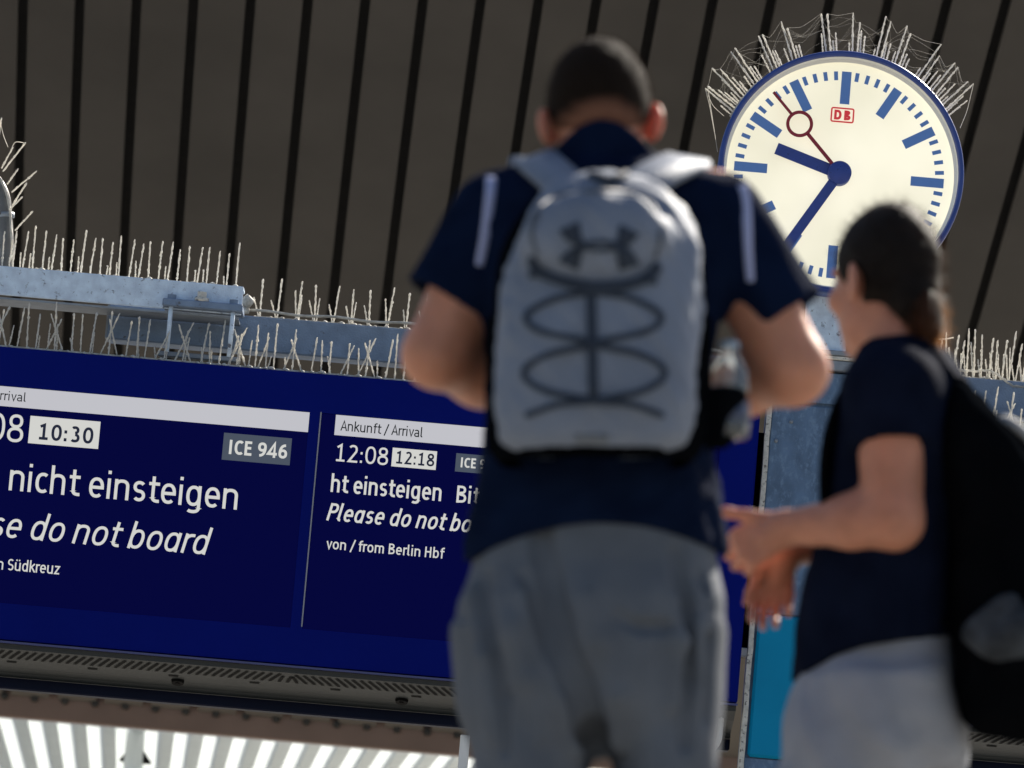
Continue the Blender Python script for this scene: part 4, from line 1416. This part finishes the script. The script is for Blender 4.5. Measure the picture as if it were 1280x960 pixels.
# shorts
low = gl(m, foot_c.x, YM, .56)[2]
pel = [(m.z(640), m.x(744), 0, .188, .135), (m.z(700), m.x(743), 0, .200, .148), (m.z(760), m.x(740), -.01, .207, .158), (m.z(830), m.x(738), -.01, .205, .155), (m.z(900), m.x(737), 0, .200, .140), (m.z(945), m.x(737), 0, .17, .10)]
def dn(px, py, dz):      # follow the true vertical from a picture point down dz metres
    q = m.l(px, py, 0); return q[0] - math.sin(ROLL) * dz
legl = [(m.z(790), m.x(655), -.005, .108, .140), (m.z(870), m.x(655), 0, .100, .130), (m.z(960), m.x(661), .0, .092, .120), (m.z(960) - .12, m.x(655), .02, .090, .112), (low, m.x(648), .035, .092, .110)]
legr = [(m.z(790), m.x(822), -.005, .108, .140), (m.z(870), m.x(824), 0, .096, .130), (m.z(960), m.x(829), .0, .084, .120), (m.z(960) - .12, m.x(822), .015, .086, .112), (low, m.x(815), .025, .09, .110)]
def shorts_base(p):
    d = loft(p, pel, n=2.4, capk=.02)
    return smin(d, np.minimum(loft(p, legl, capk=.01), loft(p, legr, capk=.01)), .02)
GROOVES, RIDGES = [], []
def trace(path, store, lift, k=1.0):
    hit = [(on_surface(m, shorts_base, px, py, -.3, .1), r) for px, py, r in path]
    hit = [(q + np.array((0, lift, 0)), r) for q, r in hit if q is not None]
    for (a, ra), (b, rb) in zip(hit, hit[1:]): store.append((a, b, ra * k, rb * k))
trace(((672, 655, .010), (684, 720, .013), (700, 780, .017), (718, 850, .018), (734, 910, .019), (743, 945, .021), (744, 985, .030)), GROOVES, .004, 1.45)
trace(((655, 720, .006), (690, 800, .010), (712, 850, .006)), GROOVES, .004, 1.45)
trace(((775, 772, .005), (800, 784, .009), (850, 783, .005)), GROOVES, .002, 1.3)
trace(((603, 720, .006), (616, 790, .010), (628, 870, .010), (634, 940, .006)), GROOVES, .004, 1.45)
trace(((846, 690, .005), (858, 760, .009), (862, 850, .009), (858, 930, .006)), GROOVES, .004, 1.45)
trace(((878, 720, .004), (884, 800, .008), (880, 900, .006)), GROOVES, .004, 1.45)
trace(((618, 745, .005), (640, 790, .012), (662, 850, .012), (676, 920, .008)), RIDGES, .004)
trace(((590, 740, .008), (600, 820, .011), (612, 920, .008)), RIDGES, .005)
trace(((845, 750, .005), (846, 800, .011), (842, 880, .009)), RIDGES, .005)
trace(((734, 750, .005), (752, 800, .012), (766, 870, .012), (772, 940, .008)), RIDGES, .004)
def man_shorts(p):
    d = loft(p, pel, n=2.4, capk=.02)
    l_, r_ = loft(p, legl, capk=.01), loft(p, legr, capk=.01)
    d = smin(d, np.minimum(l_, r_), .02)
    for a, b, r0, r1 in GROOVES: d = smax(d, -cone(p, a, b, r0, r1), .010)
    for a, b, r0, r1 in RIDGES: d = smin(d, cone(p, a, b, r0, r1), .022)
    fd = np.clip((m.z(715) - p[:, 2]) / .05, 0, 1)
    u_ = p[:, 0] + .12 * (p[:, 2] - m.z(800))
    d = d + (1 - fd) * .006 + fd * .005 * np.sin(u_ * 62 + 2.2 * np.sin(p[:, 2] * 9)) * np.clip(1 - np.abs(p[:, 2] - m.z(860)) * 1.2, .2, 1) + fd * .005 * vnoise(p, 26, 12)
    return d
V, Fq = sdf_mesh(man_shorts, (-.30, -.24, low - .02), (.27, .24, m.z(630)), .006)
put_mesh('shorts', m.w(relax(V, Fq, 1)), Fq, M['shorts'], pm)
def shoe(fr, an, toe, parent, name='shoe'):
    an, toe = np.array(an), np.array(toe)
    gz = fr.inv(tuple(fr.wv(an).xy) + (0,))
    w_an = fr.wv(an); w_t = fr.wv(toe)
    dv = (Vector((w_t.x, w_t.y, 0)) - Vector((w_an.x, w_an.y, 0))).normalized()
    hb = Vector((w_an.x, w_an.y, 0)) - dv * .06
    def f(p):
        a = np.array(hb + Vector((0, 0, .045))); b = np.array(hb + dv * .24 + Vector((0, 0, .035)))
        d = cone(p, a, b, .044, .040)
        d = smin(d, cone(p, a + np.array((0, 0, .0)), a + np.array(dv) * .07 + np.array((0, 0, .05)), .045, .042), .03)
        return smax(d, .002 - p[:, 2], .006)
    lo = np.minimum(np.array(hb), np.array(hb + dv * .3)) - .07; hi = np.maximum(np.array(hb), np.array(hb + dv * .3)) + .07
    lo[2] = -.02; hi[2] = .17
    V, Fq = sdf_mesh(f, lo, hi, .007)
    put_mesh(name, V, Fq, M['shoe'], parent)
shoe(m, aL, tL, pm); shoe(m, aR, tR, pm)

# ------------------------------------------------------------------ grey backpack
bc = m.wv(m.l(745, 400, -.22))
bag = empty('backpack', tuple(bc), 'light grey backpack with dark crossed bungee cord on the tall person in navy polo', 'backpack')
bk = [m.key(213, 757, -.170, .050, .026), m.key(226, 754, -.180, .080, .045), m.key(250, 758, -.195, .112, .065), m.key(300, 757, -.212, .138, .085), m.key(380, 750, -.225, .155, .096),
      m.key(470, 746, -.228, .155, .100), m.key(530, 743, -.225, .150, .098), m.key(560, 741, -.220, .134, .090), m.key(580, 739, -.212, .095, .07)]
def bag_main(p):
    d = loft(p, bk, n=2.7, capk=.03)
    # raised top pocket
    q = (p - m.l(745, 298, -.300)) / np.array((.112, .05, .072))
    e = (np.linalg.norm(q, axis=1) - 1) * .05
    d = smin(d, e, .012)
    d = d + .0045 * vnoise(p * np.array((1, 1, .7)), 38, 21) + .0030 * vnoise(p, 85, 22)
    return d
V, Fq = sdf_mesh(bag_main, (-.22, -.40, m.z(590)), (.22, -.08, m.z(200)), .0055)
put_mesh('main_bag', m.w(relax(V, Fq, 1)), Fq, M['bag'], bag)
bk2 = [m.key(225, 752, -.135, .085, .035), m.key(300, 752, -.150, .150, .05), m.key(395, 750, -.160, .166, .065), m.key(500, 747, -.168, .168, .070), m.key(570, 744, -.178, .158, .075), m.key(592, 742, -.185, .13, .07)]
V, Fq = sdf_mesh(lambda p: loft(p, bk2, n=3.2, capk=.02), (-.22, -.30, m.z(600)), (.22, -.05, m.z(215)), .007)
put_mesh('back_panel', m.w(V), Fq, M['bag_dark'], bag)
def bagpt(px, py, lift=.004):
    q = on_surface(m, bag_main, px, py, -.45, 0)
    if q is None: q = m.l(px, py, -.22)
    return m.wv(q - np.array((0, lift, 0)))
# seam under the pocket
mb = MB()
mb.tube(cr([bagpt(*q) for q in ((664, 322), (671, 338), (690, 347), (712, 354), (741, 359), (770, 358), (792, 354), (812, 346), (824, 330))], 4), [.006] + [.009] * 31 + [.006], 8)
mb.tube([bagpt(670, 340), bagpt(671, 346)], .013, 8); mb.tube([bagpt(810, 349), bagpt(810, 355)], .014, 8)
mb.build('pocket_seam', M['cord'], bag)
mb = MB()
mb.tube(cr([bagpt(*q, .001) for q in ((672, 320), (664, 290), (672, 262), (700, 244), (742, 240), (786, 242), (816, 258), (826, 290), (820, 322))], 4), .0042, 6)
mb.build('pocket_zip', mat('grey_zip', (.075, .088, .11), .6, .1), bag)
# centre webbing and bungee
mb = MB(); pts = [bagpt(740 + (i - 5) * .3, 360 + i * 13.5, .004) for i in range(11)]
mb.ribbon(pts, [.015] * len(pts), EX, .005); mb.build('webbing', M['cord'], bag)
mb = MB()
for sg in (-1, 1):
    zig = [(742, 366), (742 + sg * 42, 372), (742 + sg * 78, 388), (742 + sg * 84, 402), (742 + sg * 62, 416), (743, 430), (743 - sg * 0 + sg * 52, 442), (743 + sg * 84, 458), (743 + sg * 86, 474), (743 + sg * 58, 490), (743, 502), (743 + sg * 44, 506), (743 + sg * 86, 520)]
    mb.tube(cr([bagpt(*q, .005) for q in zig], 6), .0048, 7)
mb.build('bungee_cord', M['cord'], bag)
# emblem: two interlocking arches
mb = MB()
def arch(pts, sgn):
    P0 = [bagpt(px, py, .0035 + .0012 * sgn) for px, py, _ in pts]
    c_ = cr(P0, 5)
    ws = np.interp(np.linspace(0, 1, len(c_)), np.linspace(0, 1, len(pts)), [q[2] for q in pts])
    mb.ribbon(c_, list(ws / 800), EZ if False else [Vector(EX) * .3 + Vector(EZ) if abs(i - len(c_) / 2) < len(c_) * .3 else Vector(EX) for i in range(len(c_))], .0025)
arch([(711, 283, 27), (717, 295, 21), (725, 304, 10), (737, 311, 5), (749, 313, 4.5), (761, 312, 5), (773, 307, 10), (781, 298, 21), (787, 287, 27)], 0)
arch([(710, 333, 27), (717, 321, 21), (725, 312, 10), (737, 305, 5), (749, 303, 4.5), (761, 304, 5), (773, 310, 10), (781, 320, 21), (787, 335, 27)], 1)
mb.build('emblem', M['cord'], bag)
mb = MB(); mb.ribbon([bagpt(720 + i * 8, 548, .004) for i in range(6)], [.012] * 6, EZ, .003); mb.build('label_patch', mat('dark_patch', (.14, .15, .16), .6, .1), bag)
mb = MB(); mb.tube(cr([bagpt(738, 219, .002), bagpt(752, 224, .012), bagpt(762, 228, .016), bagpt(770, 224, .012), bagpt(782, 218, .002)], 4), .007, 7); mb.build('grab_handle', M['cord'], bag)
for sgn, top in ((-1, [(712, 238, -.185), (696, 222, -.165), (680, 208, -.115), (668, 199, -.04), (662, 205, .05), (658, 240, .125), (654, 320, .165), (640, 420, .13), (626, 510, .02), (632, 545, -.11)]),
                 (1, [(792, 238, -.185), (812, 224, -.165), (836, 211, -.115), (856, 203, -.04), (864, 210, .05), (864, 246, .125), (862, 330, .165), (872, 420, .13), (878, 510, .02), (866, 545, -.11)])):
    mb = MB()
    pts = cr([m.wv(m.l(px, py, y)) for px, py, y in top], 6)
    n = len(pts)
    ws = [.064 if i < n * .55 else .064 - .04 * min(1, (i - n * .55) / (n * .15)) for i in range(n)]
    mb.ribbon(pts, ws, [Vector(EX) + Vector(EZ) * (-.42 * sgn if i < n * .4 else 0) + Vector((0, .25 * -sgn, 0)) for i in range(n)], .012)
    mb.build('shoulder_strap', M['bag'], bag)
# side pocket straps (dark)
for px in (612, 886):
    mb = MB(); mb.ribbon([m.wv(m.l(px, 400 + 18 * i, -.15 - .004 * i)) for i in range(10)], [.03] * 10, EY, .008); mb.build('side_strap', M['bag_dark'], bag)
# bottle in the right side pocket
q0, q1 = m.l(913, 548, -.15), m.l(911, 428, -.14)
bo = empty('water_bottle', tuple(m.wv(q0)), 'clear plastic water bottle in the right side pocket of the grey backpack', 'bottle')
mb = MB()
A_, B_ = m.wv(q0), m.wv(q1)
prof = [(0, .012), (.01, .028), (.10, .030), (.30, .030), (.42, .027), (.5, .030), (.68, .030), (.80, .022), (.88, .013), (.93, .013)]
mb.tube([A_.lerp(B_, t_) for t_, _ in prof], [r_ for _, r_ in prof], 20)
mb.build('bottle_body', M['bottle'], bo)
mb = MB(); mb.tube([A_.lerp(B_, .925), A_.lerp(B_, 1.0)], .016, 16); mb.build('cap', M['bottle_cap'], bo)
mb = MB(); mb.tube([A_.lerp(B_, .15), A_.lerp(B_, .38)], .0312, 20); mb.build('sleeve_label', mat('bluish_label', (.04, .06, .12), .4, .1), bo)
V, Fq = sdf_mesh(lambda p: smax(cone(p, m.l(898, 540, -.15), m.l(906, 500, -.15), .028, .036), p[:, 2] - m.z(500), .01), m.l(905, 570, -.15) - .06, m.l(905, 480, -.15) + .06, .006)
put_mesh('side_pocket', m.w(V), Fq, M['bag_dark'], bag)

# ============================================================ the second person
Y2 = 9.7
s2 = Frame(1120, 600, Y2)
f2 = s2.wv(s2.l(1112, 880, 0))
p2 = empty('person', (f2.x, Y2, 0), 'shorter person with a dark ponytail in dark navy T-shirt, half turned, hands together', 'person')
PHI = R(75)                                    # body faces the picture's left, a little away
fT = np.array((-math.sin(PHI), math.cos(PHI), 0)); lT = np.array((-math.cos(PHI), -math.sin(PHI), 0))
rotT = PHI                                     # loft lateral axis
PH = R(36)
fH = np.array((-math.sin(PH), math.cos(PH), -.06))
h2c = s2.l(1106, 347, .03)
hfn2, hloc2, hsk2, hB2, hc2 = head_fn(h2c, fH, (0, .06, 1), 1.0)
l2 = s2.l
shl = l2(1114, 482, -.15); ell_ = l2(1116, 650, -.17); wrl = l2(984, 659, -.06)
shr = l2(1150, 478, .17); elr = l2(1110, 640, .22); wrr = l2(976, 692, .06)
arm2L = [(shl, ell_, .064, .050), (ell_, ell_ + (wrl - ell_) * .35, .050, .049), (ell_ + (wrl - ell_) * .35, wrl, .049, .029)]
arm2R = [(shr, elr, .064, .050), (elr, elr + (wrr - elr) * .35, .050, .049), (elr + (wrr - elr) * .35, wrr, .049, .029)]
hand2L = hand_fns(wrl, (-.88, .18, -.42), (.10, .95, -.20), (-.1, 0, 1), (.85, 1.0, 1.05, 1.1), 1.0, .05, .15, thumb_dir=(-.97, -.05, .20))
hand2R = hand_fns(wrr, (-.20, .10, -.96), (.1, -.98, .1), (-.8, .1, .5), (.55, .55, .6, .7), .92, .05, .6, thumb_dir=(-.45, -.35, -.82))
hp = l2(1100, 840, 0)
h2L, h2R = hp + lT * .09, hp - lT * .09
gy = Y2
k2L = gl(s2, f2.x - .10, gy - .08, .50); k2R = gl(s2, f2.x + .06, gy + .10, .49)
a2L = gl(s2, f2.x - .10, gy - .09, .085); a2R = gl(s2, f2.x + .14, gy + .10, .085)
t2L = gl(s2, f2.x - .28, gy - .05, .04); t2R = gl(s2, f2.x - .04, gy + .15, .04)
T2 = [(s2.z(455), s2.x(1130), 0, .11, .075), (s2.z(500), s2.x(1132), 0, .165, .095), (s2.z(600), s2.x(1126), 0, .16, .105), (s2.z(720), s2.x(1108), 0, .145, .105), (s2.z(820), s2.x(1100), 0, .155, .115), (s2.z(890), s2.x(1100), 0, .15, .11)]
def body2(p):
    d = loft(p, T2, rot=rotT, capk=.05)
    d = smin(d, cone(p, l2(1130, 455, .0), l2(1116, 372, .012), .062, .055), .03)
    d = smin(d, hfn2(p), .018)
    for a, b, ra, rb in leg_cones(h2L, k2L, a2L, t2L) + leg_cones(h2R, k2R, a2R, t2R): d = smin(d, cone(p, a, b, ra, rb), .02)
    return smin(d, smin(arm_d(p, hand2L, arm2L), arm_d(p, hand2R, arm2R), .004), .025)
zlow = min(a2L[2], a2R[2])
body_mesh('body', s2, body2, (-.45, -.36, zlow - .14), (.30, .42, s2.z(255)), .0048, M['skin2'], p2)
for sd in (-1, 1):
    ec = hc2 + np.array((sd * .031, .088, -.004)) @ hB2
    V, Fq = sdf_mesh(lambda p: ell(p, ec, (.0125, .0125, .0125)), ec - .02, ec + .02, .004)
    put_mesh('eye', s2.w(V), Fq, M['eye'], p2)
    V, Fq = sdf_mesh(lambda p: ell(p, ec + hB2[1] * .0085, (.0056, .0056, .0056)), ec - .02, ec + .024, .002)
    put_mesh('iris', s2.w(V), Fq, M['hair2'], p2)
def hair_2(p):
    q = hloc2(p)
    d = hsk2(q) - .0070 - .0030 * vnoise(p * np.array((1, 1, .5)), 70, 31)
    line = -.115 + 1.15 * np.maximum(q[:, 1] + .055, 0) + .0
    d = smax(d, line - q[:, 2], .012)
    for sd in (-1, 1):
        d = smax(d, -ell(q, (sd * .092, -.002, -.030), (.030, .034, .046)), .01)
    # gathered nape and knot
    d = smin(d, ell(q, (.0, -.088, -.060), (.050, .034, .046)), .03)
    return d
V, Fq = sdf_mesh(hair_2, h2c - .19, h2c + .19, .0055)
put_mesh('hair', s2.w(V), Fq, M['hair2'], p2, extra=strands(s2, V, Fq, 4200, .026, .55, (.25, -.1, -.3), .0006, .5, 9))
pb = hc2 + np.array((.0, -.092, -.052)) @ hB2
pt_ = [pb, pb + np.array((.006, -.014, -.022)), pb + np.array((.012, -.016, -.050)), pb + np.array((.016, -.012, -.090))]
def pony(p):
    d = cone(p, pt_[0], pt_[1], .024, .026)
    d = smin(d, cone(p, pt_[1], pt_[2], .026, .023), .02)
    d = smin(d, cone(p, pt_[2], pt_[3], .026, .010), .02)
    return d + .004 * vnoise(p * np.array((1, 1, .25)), 130, 33)
V, Fq = sdf_mesh(pony, pb - .16, pb + .10, .005)
put_mesh('ponytail', s2.w(V), Fq, M['pony'], p2, extra=strands(s2, V, Fq, 1600, .035, .4, (.1, 0, -1.0), .0006, .35, 10))
tsh = [(s2.z(424), s2.x(1130), 0, .072, .064), (s2.z(440), s2.x(1131), 0, .115, .078), (s2.z(470), s2.x(1134), 0, .180, .100), (s2.z(540), s2.x(1134), 0, .195, .128), (s2.z(600), s2.x(1128), 0, .185, .132),
       (s2.z(680), s2.x(1116), 0, .175, .134), (s2.z(760), s2.x(1102), 0, .178, .140), (s2.z(830), s2.x(1096), 0, .182, .144), (s2.z(880), s2.x(1094), 0, .184, .146)]
sv0, sv1 = l2(1114, 484, -.15), l2(1116, 555, -.157)
sw0, sw1 = l2(1148, 480, .16), l2(1136, 552, .175)
def shirt2(p):
    d = loft(p, tsh, rot=rotT, n=2.2, capk=.02)
    d = d + .0065 * vnoise(p * np.array((1, 1, .55)), 32, 41) + .0035 * vnoise(p, 66, 42)
    px, py = s2.pix(p)
    hz = np.interp(px, [985, 1010, 1045, 1080, 1130, 1200], [858, 840, 820, 808, 800, 794])
    d = smax(d, (py - hz) / 722, .008)
    for a, b, ra, rb in ((sv0, sv1, .080, .070), (sw0, sw1, .080, .070)):
        ax = unit(b - a)
        s_ = cone(p, a, b + ax * .05, ra, rb) + .003 * vnoise(p, 50, 44)
        s_ = smax(s_, (p - b) @ ax, .006)
        hollow = cone(p, b - ax * .05, b + ax * .08, rb - .008, rb - .006)
        s_ = smax(s_, -np.maximum(hollow, -((p - b) @ ax + .03)), .004)
        d = smin(d, s_, .03)
    return d
V, Fq = sdf_mesh(shirt2, (-.24, -.30, s2.z(885)), (.24, .32, s2.z(415)), .006)
put_mesh('shirt', s2.w(relax(V, Fq, 1)), Fq, M['navy2'], p2)
pe2 = [(s2.z(775), s2.x(1102), 0, .165, .132), (s2.z(850), s2.x(1102), 0, .180, .140), (s2.z(900), s2.x(1102), 0, .185, .145), (s2.z(950), s2.x(1102), 0, .17, .13), (s2.z(975), s2.x(1102), 0, .13, .10)]
low2 = gl(s2, f2.x, Y2, .55)[2]
lkn = lambda hip, kn: [(hip[2] - .02, hip[0], hip[1], .108, .112), (s2.z(930), hip[0] * .6 + kn[0] * .4 , hip[1] * .6 + kn[1] * .4, .106, .112), (low2 + .10, kn[0], kn[1], .098, .105), (low2, kn[0], kn[1], .10, .108)]
lgA, lgB = lkn(h2L, k2L), lkn(h2R, k2R)
def shorts_2(p):
    d = loft(p, pe2, rot=rotT, n=2.2, capk=.02)
    d = smin(d, np.minimum(loft(p, lgA, capk=.01), loft(p, lgB, capk=.03)), .06)
    u_ = p[:, 0] + .3 * p[:, 2]
    fd = np.clip((s2.z(825) - p[:, 2]) / .05, 0, 1)
    return d + (1 - fd) * .006 + fd * (.006 * np.sin(u_ * 50 + 2 * np.sin(p[:, 2] * 12)) + .008 * vnoise(p * np.array((1, 1, .7)), 24, 51) + .004 * vnoise(p, 60, 52))
V, Fq = sdf_mesh(shorts_2, (-.36, -.34, low2 - .02), (.30, .36, s2.z(768)), .0065)
put_mesh('shorts', s2.w(relax(V, Fq, 1)), Fq, M['shorts2'], p2)
shoe(s2, a2L, t2L, p2); shoe(s2, a2R, t2R, p2)

# black backpack of the second person
bb = l2(1272, 720, -.05)
bag2 = empty('backpack', tuple(s2.wv(bb)), 'black backpack with a dim grey side pocket carried by the ponytailed person', 'backpack')
b2k = [s2.key(474, 1198, -.03, .07, .018), s2.key(500, 1205, -.035, .115, .032), s2.key(540, 1226, -.04, .15, .060), s2.key(600, 1250, -.045, .165, .090), s2.key(690, 1268, -.05, .17, .108), s2.key(790, 1277, -.055, .172, .114), s2.key(875, 1279, -.055, .165, .110), s2.key(920, 1279, -.055, .14, .09)]
def bag_2(p): return loft(p, b2k, rot=rotT, n=2.8, capk=.03) + .007 * vnoise(p * np.array((1, 1, .6)), 30, 61) + .004 * vnoise(p, 65, 62)
V, Fq = sdf_mesh(bag_2, (s2.x(1140), -.30, s2.z(935)), (s2.x(1420), .2, s2.z(455)), .0065)
put_mesh('main_bag', s2.w(relax(V, Fq, 1)), Fq, M['bag_dark'], bag2)
def pk2(p): return smax(ell(p, l2(1262, 790, -.222), (.078, .034, .052)) + .020 * vnoise(p, 42, 66), -(bag_2(p) + .004), .004)
V, Fq = sdf_mesh(pk2, l2(1262, 790, -.222) - .12, l2(1262, 790, -.222) + .12, .005)
put_mesh('side_pocket', s2.w(V), Fq, M['bag2_grey'], bag2)
for sgn in (-1, 1):
    o_ = -lT * sgn * -.10
    mb = MB()
    pts = [l2(1232, 540, 0) , l2(1205, 486, 0), l2(1172, 447, 0), l2(1130, 448, 0), l2(1072, 500, 0), l2(1046, 590, 0), l2(1062, 690, 0), l2(1150, 760, 0), l2(1222, 800, 0)]
    pts = cr([s2.wv(q + o_ * (.85 if i in (2, 3) else 1.0)) for i, q in enumerate(pts)], 6)
    lw_ = Vector((lT[0], lT[1], 0))
    mb.ribbon(pts, [.06] * len(pts), lw_, .012)
    mb.build('shoulder_strap', M['bag_dark'], bag2)
mb = MB(); mb.tube(cr([s2.wv(l2(1243, 532, -.08)), s2.wv(l2(1256, 526, -.10)), s2.wv(l2(1272, 534, -.11)), s2.wv(l2(1290, 552, -.10)), s2.wv(l2(1304, 575, -.08))], 5), .010, 8); mb.build('grab_handle', mat('pale_grey_webbing', (.34, .35, .36), .7, .1), bag2)
